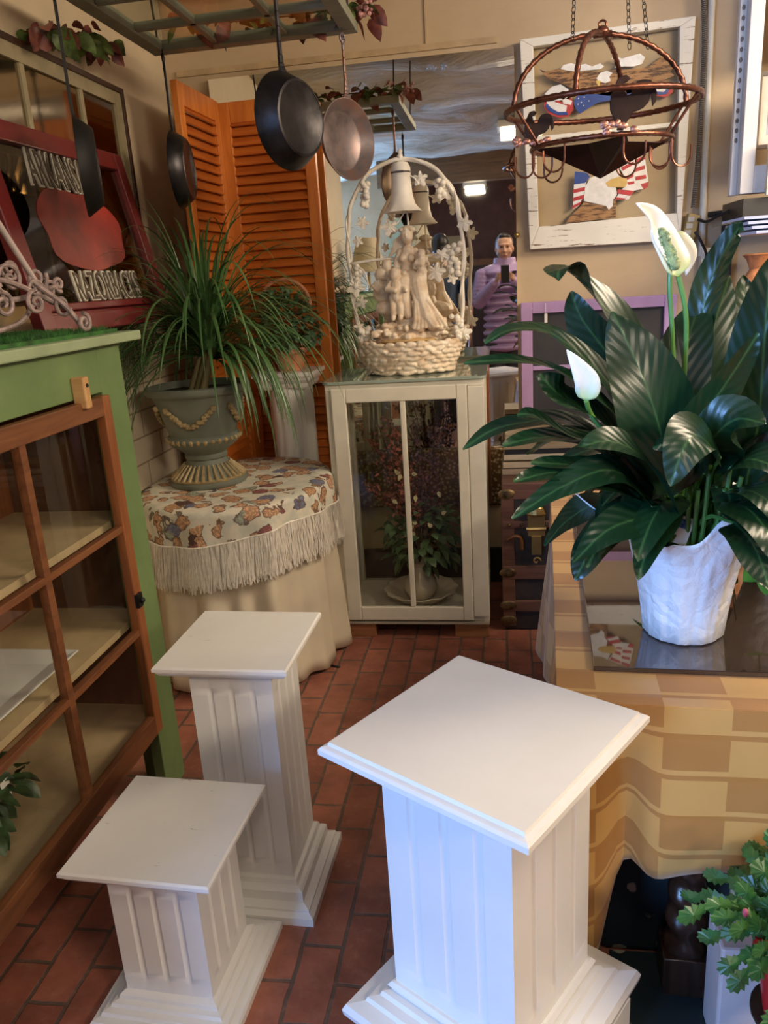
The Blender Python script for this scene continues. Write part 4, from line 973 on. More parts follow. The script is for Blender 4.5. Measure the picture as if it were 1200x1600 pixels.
# ================================================================ ROUND TABLE
TX,TY,TZ=-1.075,2.97,.757; RX,RY=.366,.43
t=thing('side_table','round side table hidden under the cherub cloth and cream skirt','table',(TX,TY,0))
m=MB(); m.lathe([(.01,.725),(.36,.725),(.36,.745),(.01,.745)],48); m.build('tabletop',WOODB,t)
m=MB(); m.lathe([(.17,0),(.17,.03),(.05,.06),(.035,.3),(.05,.5),(.035,.725)],24); m.build('pedestal_leg',WOODB,t,smooth=True)
def clampx(x): return max(x,-1.458)
def sup(a): # superellipse-ish outline
    return (RX*math.copysign(abs(math.cos(a))**.92,math.cos(a)),RY*math.copysign(abs(math.sin(a))**.92,math.sin(a)))
def fold(a,amp,ph=0): return amp*(math.sin(11*a+ph)+.6*math.sin(19*a+1.3+ph)+.4*math.sin(7*a+2))
# cream skirt
m=MB(); N=360;rows=14
for j in range(rows+1):
    d=j/rows
    for k in range(N):
        a=2*PI*k/N; ex,ey=sup(a); n=Vector((ex/RX**2,ey/RY**2,0)).normalized()
        off=-.016+.028*d+fold(a,.017,0)*d**.6+(.012*math.sin(23*a)*d)
        zz=.745-(.745-.012-.012*abs(math.sin(8*a)))*d
        m.v.append((clampx(TX+ex+n.x*off),TY+ey+n.y*off,zz)); m.uv.append((a,d))
for j in range(rows):
    for k in range(N): m.f.append((j*N+k,j*N+(k+1)%N,(j+1)*N+(k+1)%N,(j+1)*N+k))
o=m.build('table_skirt',mk('cream_muslin',(.70,.61,.45),.8,var=.05,vs=5,bump=.1,bs=200,bd=.001),smooth=True,auto=False,mods=[('s','SOLIDIFY',dict(thickness=.002))]); tag(o,'plain cream floor-length skirt hanging below the fringe on the round table','table skirt')
def cherub_mat():
    t=NT('cherub_tapestry_print'); uv=t.coord('UV',(1,1,1))
    nz=t.n('ShaderNodeTexNoise'); nz.inputs['Scale'].default_value=26;nz.inputs['Detail'].default_value=2; t.l(uv,nz.inputs['Vector'])
    va=t.n('ShaderNodeVectorMath');va.operation='SCALE';va.inputs[3].default_value=.06;t.l(nz.outputs['Color'],va.inputs[0])
    vb=t.n('ShaderNodeVectorMath');vb.operation='ADD';t.l(uv,vb.inputs[0]);t.l(va.outputs[0],vb.inputs[1])
    vo=t.n('ShaderNodeTexVoronoi');vo.inputs['Scale'].default_value=15;t.l(vb.outputs[0],vo.inputs['Vector'])
    sp=t.n('ShaderNodeSeparateColor');t.l(vo.outputs['Color'],sp.inputs[0])
    pal=t.ramp(sp.outputs[0],[(0.,(.72,.66,.52)),(.16,(.74,.44,.25)),(.52,(.20,.24,.36)),(.62,(.66,.38,.20)),(.74,(.34,.12,.12)),(.83,(.10,.05,.04)),(.9,(.42,.48,.38)),(.95,(.72,.46,.28))],'CONSTANT')
    inside=t.ramp(vo.outputs['Distance'],[(.50,1.),(.55,0.)])
    line=t.ramp(vo.outputs['Distance'],[(.43,0.),(.48,1.),(.53,1.),(.57,0.)])
    fine=t.ramp(t.noise(uv,95,3,.6),[(.44,0.),(.5,1.)])
    pal=t.mix(t.math('MULTIPLY',fine,.5),pal,(.12,.06,.04))
    gate=t.ramp(sp.outputs[0],[(0.,0.),(.16,1.)],'CONSTANT')
    bg=t.ramp(t.noise(uv,18,3),[(.4,(.74,.68,.55)),(.6,(.60,.60,.50))])
    c=t.mix(t.math('MULTIPLY',inside,gate),bg,pal); c=t.mix(t.math('MULTIPLY',t.math('MULTIPLY',line,gate),.75),c,(.10,.05,.035))
    t.set(c,.8); t.bump(t.noise(uv,300,2),.15,.001); return t.m
m=MB(); radial=10; drows=10; 
for j in range(radial+drows+1):
    for k in range(N):
        a=2*PI*k/N; ex,ey=sup(a); n=Vector((ex/RX**2,ey/RY**2,0)).normalized(); R0=math.hypot(ex,ey)
        if j<=radial:
            f=j/radial; x,y,z=ex*f*.985,ey*f*.985,TZ+.0015-.004*(f>.97); L=0
        else:
            d=(j-radial)/drows; L=(.095+.012*math.sin(3*a+.5)+.03*max(0,math.cos(a+2.3)))*d; 
            off=.004+.014*d**.5+fold(a,.007,0)*d; x,y,z=ex+n.x*off,ey+n.y*off,TZ-.004-L
        m.v.append((clampx(TX+x),TY+y,z)); m.uv.append((x+n.x*L,y+n.y*L))
for j in range(radial+drows):
    for k in range(N): m.f.append((j*N+k,j*N+(k+1)%N,(j+1)*N+(k+1)%N,(j+1)*N+k))
cloth=m.build('fringed_tablecloth',cherub_mat(),smooth=True,auto=False); tag(cloth,'cherub-print tablecloth with long cream fringe on the round table','tablecloth')
FRM=mk('silky_cream_fringe',(.86,.80,.68),.35,var=.08,vs=40,Sheen_Weight=.4)
random.seed(8); fr=MB()
def edge(a,extra=0):
    ex,ey=sup(a); n=Vector((ex/RX**2,ey/RY**2,0)).normalized()
    L=(.095+.012*math.sin(3*a+.5)+.03*max(0,math.cos(a+2.3))); off=.019+fold(a,.007,0)
    return ex,ey,n,L,off
# backing sheet of the fringe
rows=8; b=MB()
for j in range(rows+1):
    for k in range(N):
        a=2*PI*k/N; ex,ey,n,L,off=edge(a); d=j/rows; FL=.148+.006*math.sin(9*a)
        off+=.004+.010*d+fold(a,.004,1)*d; b.v.append((clampx(TX+ex+n.x*off),TY+ey+n.y*off,TZ-.004-L-FL*d)); b.uv.append((a,d))
for j in range(rows):
    for k in range(N): b.f.append((j*N+k,j*N+(k+1)%N,(j+1)*N+(k+1)%N,(j+1)*N+k))
base=len(b.v)
for i in range(2600):
    a=U_(0,2*PI)
    if -.2>1: pass
    ex,ey,n,L,off=edge(a); tn=Vector((-n.y,n.x,0)); P=[]; sl=U_(-.10,.10); FL=U_(.13,.175); ph=U_(0,6)
    for k in range(7):
        d=k/6; o_=off+.007+.012*d+.003*math.sin(ph+d*6); q=Vector((TX+ex,TY+ey,TZ-.004-L-FL*d))+n*o_+tn*(sl*.04*d+.003*math.sin(ph+d*7))
        q.x=clampx(q.x); P.append(q)
    vs=[];w_=U_(.0012,.0022)
    for q in P: vs+=[q-tn*w_,q+tn*w_]
    b.add(vs,[(2*k,2*k+1,2*k+3,2*k+2) for k in range(6)])
b.build('fringe',FRM,cloth)
m=MB(); m.tube([(clampx(TX+edge(a)[0]+edge(a)[2].x*(edge(a)[4]+.006)),TY+edge(a)[1]+edge(a)[2].y*(edge(a)[4]+.006),TZ-.004-edge(a)[3]) for a in [2*PI*k/240 for k in range(240)]],.0035,6,closed=True); m.build('cord_trim',FRM,cloth,smooth=True)

# ---- urn with long-leaved plant
UX,UY,UZ=-1.19,2.95,TZ+.003
def urnmat():
    t=NT('verdigris_grey_urn'); v=t.coord('Object'); n=t.noise(v,7,4)
    t.set(t.ramp(n,[(.3,(.12,.14,.11)),(.7,(.20,.215,.17))]),.55); t.bump(t.noise(v,60,3),.2,.003); return t.m
URN=urnmat(); GOLDW=mk('antique_gold_wash',(.50,.38,.19),.5,.1,var=.25,vs=30,col2=(.26,.20,.10))
t=thing('garden_urn','grey-green classical urn with gold garland relief standing on the cherub tablecloth','urn',(UX,UY,UZ))
m=MB()
prof=[(.0,0),(.150,0),(.155,.006),(.155,.018),(.146,.024),(.14,.03),(.115,.055),(.085,.085),(.078,.10),(.084,.106),(.085,.118),(.08,.124),(.10,.140),(.135,.165),(.145,.185),(.14,.198),(.132,.204),(.145,.25),(.160,.30),(.176,.345),(.182,.358),(.200,.366),(.205,.376),(.205,.392),(.19,.396),(.182,.388),(.17,.36),(.0,.35)]
m.lathe(prof,64); m.build('urn_body',URN,t,smooth=True)
m=MB()
for k in range(32):
    a=2*PI*k/32; c,s=math.cos(a),math.sin(a)
    m.cap((.142*c,.142*s,.032),(.092*c,.092*s,.082),.008,.004,6)
    m.cap((.10*c,.10*s,.145),(.143*c,.143*s,.185),.004,.009,6)
m.lathe([(.149,.024),(.152,.03),(.144,.034)],64)
m.build('gadroon_relief',GOLDW,t,smooth=True)
random.seed(14)
for s0 in range(4):
    m=MB()
    for k in range(34):
        f=(k%17)/16; a=s0*PI/2-2.05+f*PI/2*.72; z=.315-.065*math.sin(PI*f)+U_(-.006,.006)
        r=.148+(z-.25)*.31
        m.ell(((r+.004)*math.cos(a),(r+.004)*math.sin(a),z),(.012,.012,.009),7,5)
    m.build('garland_relief',GOLDW,t,smooth=True)
m=MB(); m.lathe([(.0,.372),(.17,.37),(.175,.365)],32); m.build('soil',mk('dark_soil',(.03,.02,.013),.9),t)
PT=thing('ponytail_plant','big ponytail palm with long arching strap leaves growing in the grey-green urn','plant',(UX,UY,UZ+.36))
def stripleaf():
    t=NT('strap_leaf_green'); u=t.coord('UV'); sx=t.n('ShaderNodeSeparateXYZ'); t.l(u,sx.inputs[0])
    n=t.noise(t.coord('Object'),5,3); c=t.ramp(n,[(.3,(.032,.085,.024)),(.55,(.06,.14,.042)),(.75,(.12,.20,.075))]); t.set(c,.32)
    return t.m
SL=stripleaf(); random.seed(17); m=MB(); m2=MB()
def strap(o,az,el,L,w_,droop,mb):
    P=[];p=Vector(o); d=Vector((math.cos(az)*math.cos(el),math.sin(az)*math.cos(el),math.sin(el)))
    n=16;st=L/n
    for i in range(n+1):
        P.append(p.copy()); d=(d+Vector((0,0,-droop*(.4+1.4*i/n)/n))).normalized(); p=p+d*st
        wx=UX+p.x
        if wx<-1.44: p.x=-1.44-UX
        wy=UY+p.y
        if wy>3.7: p.y=3.7-UY
    hor=Vector((math.cos(az),math.sin(az),0)); side=Vector((-math.sin(az),math.cos(az),0))
    vs=[]
    for i,q in enumerate(P):
        t_=i/n; ww=w_*min(1,.55+t_*3)*(1-t_**3)**1.0*.5+.0004; T=(P[min(i+1,n)]-P[max(i-1,0)]).normalized(); N_=side.cross(T)
        vs+=[q-side*ww+N_*ww*.35,q,q+side*ww+N_*ww*.35]
    fs=[]
    for i in range(n):
        a=i*3; fs+=[(a,a+1,a+4,a+3),(a+1,a+2,a+5,a+4)]
    mb.add(vs,fs)
HC=Vector((.07,-.01,.22))
for i in range(235):
    az=U_(0,2*PI); el=math.radians(U_(8,84)); L=U_(.40,.74)
    if -2.0<az-2*PI<-.9 and el<.75 and R_()<.75: continue 
    o=HC+Vector((.035*math.cos(az),.035*math.sin(az),U_(-.08,.05)))
    if math.cos(az)<-.5 and el<.6: L*=.75
    strap(o,az,el,L,U_(.008,.015),U_(1.7,3.3),m)
for i in range(40):
    az=U_(-.9,.4); o=HC+Vector((.03*math.cos(az),.03*math.sin(az),-.09)); strap(o,az,math.radians(U_(10,50)),U_(.38,.56),U_(.010,.016),U_(3.2,4.6),m)
for i in range(55):
    az=U_(3.0,4.3); el=math.radians(U_(5,60)); strap(HC+Vector((-.02,0,U_(-.08,.04))),az,el,U_(.42,.68),U_(.007,.013),U_(1.4,3.0),m)
for az,el,L,dr in ((-.1,62,.78,2.3),(.05,48,.80,2.2),(-.3,40,.82,2.6),(.15,66,.80,2.9),(-.55,55,.7,2.2),(2.6,35,.5,2.0),(3.3,45,.5,1.8),(-2.4,40,.62,1.8),(-2.1,22,.62,1.6),(-2.7,50,.6,1.9)):
    strap(HC,az,math.radians(el),L,.011,dr,m)
m.build('strap_leaves',SL,PT,smooth=True,auto=False)
m=MB()
for a,b,r in (((.0,.0,.0),(.07,-.01,.16),.022),((.03,-.03,.0),(.09,-.02,.18),.016),((-.03,.0,.0),(.03,.01,.15),.016)): m.cap(a,b,r,r*.8)
m.build('stems',mk('pale_green_brown_stem',(.16,.13,.05),.6),PT,smooth=True)
# ---- white column behind with ivy
t=thing('white_column','white fluted column stand with square cap behind the round table, carrying a pot of ivy','pedestal',(-.965,3.50,0))
m=MB(); m.sq([(.10,1.06),(.108,1.07),(.112,1.085),(.125,1.10),(.128,1.115),(.138,1.118),(.138,1.135)]); m.sq([(.13,0),(.13,.04),(.11,.06),(.10,.08)]); m.build('cap_and_base',W_ped,t)
m=MB(); m.lathe([(.102,.07),(.102,1.07)],72,fn=lambda a,z,i:1-.045*max(0,math.sin(9*a))); m.build('fluted_column',W_ped,t,smooth=True)
t=thing('ivy_pot','small-leaved variegated ivy in a terracotta pot on the white column','plant',(-.95,3.48,1.136))
m=MB(); m.lathe([(.0,0),(.055,0),(.07,.075),(.082,.078),(.083,.10),(.07,.10),(.0,.09)],28); m.build('pot',TERRA,t,smooth=True)
m=MB(); m.tube([(.115*math.cos(a),.0,.28+.115*math.sin(a)) for a in [PI*k/16 for k in range(17)]],.008,8); m.build('arched_handle',TERRA,t,smooth=True)
random.seed(19); m=MB(); bushy(m,(.0,-.01,.20),.17,.13,.15,520,.030,.036,.75)
m.build('foliage',mk('variegated_ivy',(.10,.19,.09),.45,var=.4,vs=60,col2=(.03,.075,.03)),t,smooth=True,auto=False)
m=MB(); m.tube(spline([(-.84,2.90,.012),(-.80,2.85,.006),(-.74,2.82,.004),(-.68,2.80,.004)],16),.006,6); 
for i in range(1): pass
m.v=[(x,y,.002+(z-.004)*.6+.002) for x,y,z in m.v]; o=m.build('black_strap',BLACK,smooth=True); tag(o,'black strap end poking out on the brick floor from under the cream skirt','strap')

# ================================================================ GOLD TABLE
TO=(.168,1.444,0); TR_=math.radians(-2.9)
t=thing('dining_table','dark carved wooden table under the gold checked cloth','table',TO,TR_)
x0,x1,y0,y1=-.07,1.25,-.118,1.36
m=MB(); m.box(x0+.01,x1,y0+.01,y1,.69,.722); m.build('tabletop',WOODD,t)
m=MB(); m.box(x0+.06,x1-.05,y0+.05,y1-.05,.60,.69); m.build('apron',WOODD,t)
def legm(cx,cy):
    pr=[(.035,0),(.05,.01),(.055,.04),(.045,.08),(.042,.10)]
    m=MB(); m.box(cx-.048,cx+.048,cy-.045,cy+.045,.0,.10); 
    P=[(cx,cy,.09+.47*k/80) for k in range(81)]
    m.tube(P,[.039+.004*math.sin(k*.55) for k in range(81)],20,twist=(3,75,.08))
    m.box(cx-.05,cx+.05,cy-.05,cy+.05,.53,.70)
    return m
for cx,cy in ((.195,-.03),(1.12,-.03),(.02,1.27),(1.12,1.27)): legm(cx,cy).build('leg',WOODD,t,smooth=True,bevel=.003)
def check_mat():
    t=NT('gold_damask_check'); tc=t.n('ShaderNodeTexCoord'); s=t.n('ShaderNodeSeparateXYZ'); t.l(tc.outputs['UV'],s.inputs[0])
    u=t.math('DIVIDE',s.outputs[0],.118); v=t.math('DIVIDE',s.outputs[1],.088)
    fu=t.math('FLOOR',u); fv=t.math('FLOOR',v); par=t.math('PINGPONG',t.math('ADD',fu,fv),1)
    frv=t.math('FRACT',v); fru=t.math('FRACT',u)
    par_u=t.math('PINGPONG',fu,1)
    b1=t.math('LESS_THAN',t.math('ABSOLUTE',t.math('SUBTRACT',frv,.06)),.06); b2=t.math('LESS_THAN',t.math('ABSOLUTE',t.math('SUBTRACT',frv,.18)),.06)
    x=t.math('MAXIMUM',t.math('MULTIPLY',par,t.math('SUBTRACT',1,b1)),b2)
    x=t.math('MULTIPLY',x,t.math('SUBTRACT',1,t.math('MULTIPLY',b1,1)))
    nz=t.noise(tc.outputs['UV'],4,3)
    light=t.ramp(nz,[(.3,(.54,.31,.085)),(.7,(.60,.36,.115))]); dark=t.ramp(nz,[(.3,(.38,.18,.04)),(.7,(.43,.215,.055))])
    t.set(t.mix(x,dark,light),t.ramp(par,[(0.,.6),(1.,.38)])); t.b.inputs['Sheen Weight'].default_value=.25
    t.bump(t.noise(tc.outputs['UV'],60,4),.12,.002); return t.m
m=MB(); zt=.7235
# top + drape: perimeter with rounded corners
def perim(r=.03,n=10):
    P=[]
    def seg(a,b,nn,nrm,s0):
        for k in range(nn): f=k/nn; P.append((a[0]+(b[0]-a[0])*f,a[1]+(b[1]-a[1])*f,nrm))
    X0,X1,Y0,Y1=x0,x1,y0,y1
    def arc(cx,cy,a0,a1,nn):
        for k in range(nn): a=math.radians(a0+(a1-a0)*k/nn); P.append((cx+r*math.cos(a),cy+r*math.sin(a),(math.cos(a),math.sin(a))))
    seg((X1-r,Y0),(X0+r,Y0),90,(0,-1),0); arc(X0+r,Y0+r,270,180,18); seg((X0,Y0+r),(X0,Y1-r),100,(-1,0),0); arc(X0+r,Y1-r,180,90,14); seg((X0+r,Y1),(X1-r,Y1),40,(0,1),0); arc(X1-r,Y1-r,90,0,8); seg((X1,Y1-r),(X1,Y0+r),40,(1,0),0); arc(X1-r,Y0+r,0,-90,8)
    return P
PP=perim(); NP=len(PP); rows=16
def corner_w(x,y):
    d=math.hypot(x-x0,y-y0); return math.exp(-(d/.11)**2)
for j in range(rows+1):
    d=j/rows
    for k,(x,y,n) in enumerate(PP):
        cw=corner_w(x,y); cw2=math.exp(-(math.hypot(x-x0,y-y1)/.12)**2)
        drop=.355+.38*cw+.12*cw2
        if n==(-1,0): drop=.43-.12*((y-y0)/(y1-y0))+.03*math.sin(y*9)
        drop+=.20*cw*0
        s_=(x-y)
        fo=.018*math.sin(s_*17+1.0)*d**.8*(1-cw)
        if n[1]<-.5: fo=.012*math.sin(x*14+.6)*d - .05*math.exp(-((x-x0-.125)/.035)**2)*d
        if n==(-1,0): fo=.028*math.sin(y*8.5+.9)*d**.7+.012*math.sin(y*23)*d+.015*d
        fl=.004+fo+.02*cw*d
        if d==0: zz=zt
        else: zz=zt-.006-drop*d
        if n[1]<-.5:  zz+= .09*math.exp(-((x-x0-.125)/.04)**2)*d
        m.v.append((x+n[0]*fl,y+n[1]*fl,zz)); m.uv.append((x+n[0]*drop*d,y+n[1]*drop*d))
for j in range(rows):
    for k in range(NP): m.f.append((j*NP+k,j*NP+(k+1)%NP,(j+1)*NP+(k+1)%NP,(j+1)*NP+k))
m.f.append(tuple(range(NP)))
o=m.build('gold_tablecloth',check_mat(),smooth=True,auto=True,mods=[('s','SOLIDIFY',dict(thickness=.002))]); o.location=TO; o.rotation_euler=(0,0,TR_); tag(o,'gold checked damask tablecloth draped over the right hand table','tablecloth')
def dark_glass():
    t=NT('smoked_glass_slab'); t.set((.045,.028,.02),.03); t.b.inputs['Coat Weight'].default_value=1; t.b.inputs['Coat Roughness'].default_value=.02; return t.m
m=MB(); m.box(0,1.14,0,1.27,.7265,.7365); o=m.build('smoked_glass_sheet',dark_glass(),bevel=.0015); o.location=TO;o.rotation_euler=(0,0,TR_); tag(o,'dark smoked glass sheet lying on the gold tablecloth','glass sheet')
def floral():
    t=NT('dark_floral_fabric'); v=t.n('ShaderNodeTexVoronoi'); v.inputs['Scale'].default_value=11; t.l(t.coord('Object'),v.inputs['Vector'])
    m_=t.ramp(t.math('ADD',v.outputs['Distance'],t.math('MULTIPLY',t.noise(t.coord('Object'),40,3),.35)),[(.32,1.),(.36,0.)]); t.set(t.mix(m_,(.006,.018,.025),(.32,.30,.24)),.7); return t.m
m=MB(); m.box(.215,1.3,.88,1.469,.0,.007); o=m.build('floral_rug',floral()); tag(o,'dark teal floral rug on the bricks beside the largest pedestal','rug')
m=MB(); m.box(.19,1.1,1.47,2.5,.0,.34); o=m.build('floral_storage_box',floral(),bevel=.02); tag(o,'dark teal floral covered box on the floor under the gold table','box')

# ================================================================ PEACE LILY
PX,PY,PZ=.372,1.612,.738
def leafmat():
    t=NT('glossy_lily_leaf'); tc=t.n('ShaderNodeTexCoord'); s=t.n('ShaderNodeSeparateXYZ'); t.l(tc.outputs['UV'],s.inputs[0])
    au=t.math('ABSOLUTE',s.outputs[0]); w_=t.math('SINE',t.math('MULTIPLY',t.math('SUBTRACT',t.math('MULTIPLY',s.outputs[1],20),t.math('MULTIPLY',au,12)),3.0))
    n=t.noise(tc.outputs['Object'],5,3); c=t.ramp(n,[(.3,(.004,.020,.009)),(.7,(.010,.042,.014))])
    mid=t.ramp(au,[(.0,.55),(.035,0.)]); c=t.mix(mid,c,(.06,.16,.05))
    t.set(c,.31); t.bump(w_,.11,.004); t.b.inputs['Subsurface Weight'].default_value=0
    return t.m
LLM=leafmat()
lily=thing('peace_lily','large peace lily with glossy dark leaves and white blooms on the smoked glass','plant',(0,0,0))
crown=Vector((PX,PY,.93)); lm=MB(); pm=MB(); random.seed(23)
def lleaf(P,w_,nh=(0,-.35,1),pet=True,fold=.12,wav=.05):
    P=[Vector(p) for p in P]
    if pet:
        b=crown+Vector((U_(-.05,.05),U_(-.04,.04),-.04)); mid=b.lerp(P[0],.55)+Vector((0,0,.05)); pm.tube(spline([b,mid,P[0]],8),[.005]*5+[.0042,.004,.0036,.003],6)
    leaf(lm,P,w_*1.22,nh,18,fold,lambda t:(math.sin(PI*min(1,t**.66))**.62*(1-.12*t) if 0<t<1 else .03),wav,U_(0,6))
KEY=[
 ([(0.309,1.5,1.071),(0.288,1.47,1.184),(0.248,1.46,1.304),(0.197,1.5,1.42)],.150,(.3,-1,.1),.06),
 ([(0.291,1.6,1.322),(0.242,1.58,1.374),(0.178,1.55,1.438),(0.122,1.5,1.493),(0.1,1.45,1.498),(0.096,1.42,1.481)],.085,(-.2,-.6,1),.2),
 ([(0.245,1.58,1.264),(0.205,1.56,1.33),(0.15,1.55,1.405),(0.128,1.54,1.459)],.075,(-.6,-1,.3),.2),
 ([(0.299,1.52,1.117),(0.24,1.5,1.228),(0.164,1.46,1.325),(0.083,1.42,1.394),(0.017,1.38,1.406),(-0.03,1.36,1.387)],.066,(0,-.5,1),.15),
 ([(0.253,1.5,1.179),(0.174,1.44,1.27),(0.093,1.4,1.332),(0.016,1.36,1.356),(-0.065,1.34,1.358)],.05,(0,-.4,1),.15),
 ([(0.223,1.5,1.192),(0.164,1.45,1.24),(0.104,1.4,1.282),(0.061,1.38,1.328)],.095,(-.1,-.7,1),.25),
 ([(0.276,1.55,1.077),(0.194,1.5,1.181),(0.108,1.46,1.234),(0.037,1.42,1.238),(-0.02,1.4,1.23),(-0.073,1.36,1.205)],.052,(0,-.5,1),.15),
 ([(0.234,1.48,1.128),(0.15,1.42,1.199),(0.068,1.36,1.222),(-0.003,1.32,1.219)],.062,(0,-.5,1),.18),
 ([(0.28,1.5,1.078),(0.195,1.42,1.186),(0.113,1.38,1.22),(0.052,1.36,1.26),(0.023,1.35,1.265)],.055,(0,-.3,1),.18),
 ([(0.288,1.48,1.058),(0.194,1.4,1.137),(0.123,1.36,1.169),(0.045,1.33,1.185)],.062,(0,-.4,1),.15),
 ([(0.249,1.46,1.077),(0.169,1.38,1.143),(0.089,1.34,1.164),(0.014,1.3,1.16)],.070,(0,-.6,1),.12),
 ([(0.269,1.44,1.07),(0.188,1.36,1.159),(0.097,1.3,1.149),(0.01,1.26,1.106)],.062,(-.1,-.7,1),.12),
 ([(0.316,1.5,0.98),(0.259,1.44,1.043),(0.182,1.38,1.044),(0.117,1.34,0.996)],.070,(-.2,-.8,.6),.15),
 ([(0.392,1.62,1.001),(0.386,1.64,1.105),(0.396,1.66,1.233),(0.411,1.67,1.347),(0.443,1.68,1.467)],.150,(.1,-1,.1),.10),
 ([(0.389,1.66,1.311),(0.393,1.66,1.41),(0.411,1.66,1.481),(0.439,1.64,1.546),(0.447,1.62,1.549)],.050,(-.6,-1,.2),.35),
 ([(0.364,1.58,1.146),(0.34,1.6,1.245),(0.365,1.64,1.364),(0.401,1.7,1.433)],.10,(-.4,-1,.1),.12),
 ([(0.462,1.55,1.073),(0.467,1.52,1.204),(0.461,1.5,1.369),(0.462,1.5,1.499)],.125,(-.3,-1,.1),.14),
 ([(0.301,1.5,1.14),(0.345,1.46,1.219),(0.39,1.44,1.3),(0.429,1.43,1.375)],.075,(.5,-.8,.5),.2),
 ([(0.359,1.52,1.103),(0.369,1.46,1.183),(0.399,1.42,1.23),(0.435,1.38,1.229)],.105,(.1,-.9,.6),.1),
 ([(0.377,1.42,1.163),(0.323,1.36,1.217),(0.292,1.32,1.204),(0.27,1.3,1.145)],.080,(.1,-.8,.8),.15),
 ([(0.371,1.5,1.114),(0.343,1.42,1.193),(0.294,1.37,1.205),(0.251,1.36,1.197)],.060,(.1,-.8,.8),.15),
 ([(0.395,1.5,1.088),(0.421,1.44,1.151),(0.451,1.4,1.154),(0.477,1.38,1.135)],.080,(.1,-.6,.9),.15),
 ([(0.319,1.46,1.051),(0.244,1.38,1.17),(0.179,1.34,1.215),(0.117,1.3,1.214)],.075,(0,-.5,1),.15),
 ([(0.398,1.7,0.991),(0.361,1.74,1.111),(0.324,1.78,1.218),(0.285,1.8,1.288)],.11,(0,-.8,.5),.1),
 ([(0.399,1.6,1.021),(0.412,1.52,1.082),(0.421,1.46,1.049),(0.45,1.42,1.024)],.06,(.1,-.6,.9),.15),
 ([(0.456,1.7,1.117),(0.479,1.72,1.248),(0.495,1.74,1.376),(0.489,1.76,1.464)],.10,(.1,-1,.1),.12),
 ([(0.284,1.62,1.218),(0.248,1.6,1.286),(0.216,1.6,1.331),(0.161,1.6,1.377)],.10,(-.1,-.8,.6),.12),
]
for P,w_,nh,fo in KEY: lleaf(P,w_,nh,True,fo)
for i in range(34):
    az=U_(0,2*PI); el=math.radians(U_(5,70)); r=U_(.10,.20); s0=crown+Vector((math.cos(az)*math.cos(el)*r,math.sin(az)*math.cos(el)*r,math.sin(el)*r+.06))
    L=U_(.14,.24); d=Vector((math.cos(az)*math.cos(el),math.sin(az)*math.cos(el),math.sin(el)))
    P=[s0];p=s0.copy()
    for k in range(3): d=(d+Vector((0,0,-.45))).normalized(); p=p+d*L/3; P.append(p)
    if min(q.y for q in P)<1.3: continue
    lleaf(P,U_(.06,.09),(0,-.2,1))
for i in range(30):
    a=U_(0,6.28); b=crown+Vector((.05*math.cos(a),.05*math.sin(a),-.05)); pm.tube([b,b+Vector((.06*math.cos(a),.05*math.sin(a),.12)),b+Vector((.08*math.cos(a),.07*math.sin(a),U_(.18,.34)))],.0045,6)
lm.build('leaves',LLM,lily,smooth=True,auto=False)
pm.build('leaf_stalks',mk('pale_green_stalk',(.07,.20,.04),.4,var=.2),lily,smooth=True)
SPA=NT('white_spathe'); SPA.b.inputs['Subsurface Weight'].default_value=.15; SPA.b.inputs['Subsurface Radius'].default_value=(.02,.02,.01)
uvn=SPA.n('ShaderNodeTexCoord'); sxx=SPA.n('ShaderNodeSeparateXYZ'); SPA.l(uvn.outputs['UV'],sxx.inputs[0])
SPA=SPA.set(SPA.ramp(sxx.outputs[1],[(.0,(.45,.62,.22)),(.35,(.80,.82,.70)),(1.,(.86,.86,.84))]),.4)
def bloom(P,w_,nh,stalk,sp=None,fo=.5):
    m=MB(); leaf(m,P,w_,nh,14,fo,lambda t:(math.sin(PI*min(1,t**.7))**.7*(1-.35*t) if 0<t<1 else .02)); o=m.build('spathe',SPA,lily,smooth=True,auto=False,mods=[('s','SOLIDIFY',dict(thickness=.0012))])
    m=MB(); m.tube(spline(stalk,12),.0045,8); m.build('flower_stalk',mk('flower_stalk_green',(.12,.30,.07),.4),o,smooth=True)
    if sp:
        a,b=Vector(sp[0]),Vector(sp[1]); m=MB(); m.cap(a,b,.0085,.007,10)
        for i in range(130):
            f=R_(); q=a.lerp(b,f); d=Vector((U_(-1,1),U_(-1,1),U_(-1,1))).normalized(); m.ell(q+d*.0085,.0025,5,4)
        m.build('spadix',mk('green_cream_spadix',(.34,.42,.16),.6,var=.3,vs=90),o,smooth=True)
bloom([(0.309,1.5,1.474),(0.299,1.505,1.499),(0.28,1.52,1.543),(0.262,1.51,1.578),(0.228,1.46,1.598)],.072,(.6,-1,.25),[(0.309,1.5,1.474),(0.325,1.51,1.42),(0.334,1.53,1.35),(0.342,1.58,1.146)],[(0.301,1.488,1.493),(0.277,1.492,1.551)],.35)
bloom([(0.305,1.56,1.541),(0.321,1.56,1.531),(0.34,1.56,1.51),(0.335,1.56,1.474)],.045,(.2,-1,.1),[(0.307,1.56,1.51),(0.307,1.56,1.454),(0.317,1.57,1.371),(0.342,1.6,1.142)],None,.15)
bloom([(0.14,1.37,1.281),(0.141,1.365,1.31),(0.127,1.36,1.338),(0.106,1.355,1.37)],.048,(-.1,-1,.3),[(0.14,1.37,1.281),(0.153,1.4,1.249),(0.2,1.45,1.179),(0.285,1.52,1.033)],None,.3)
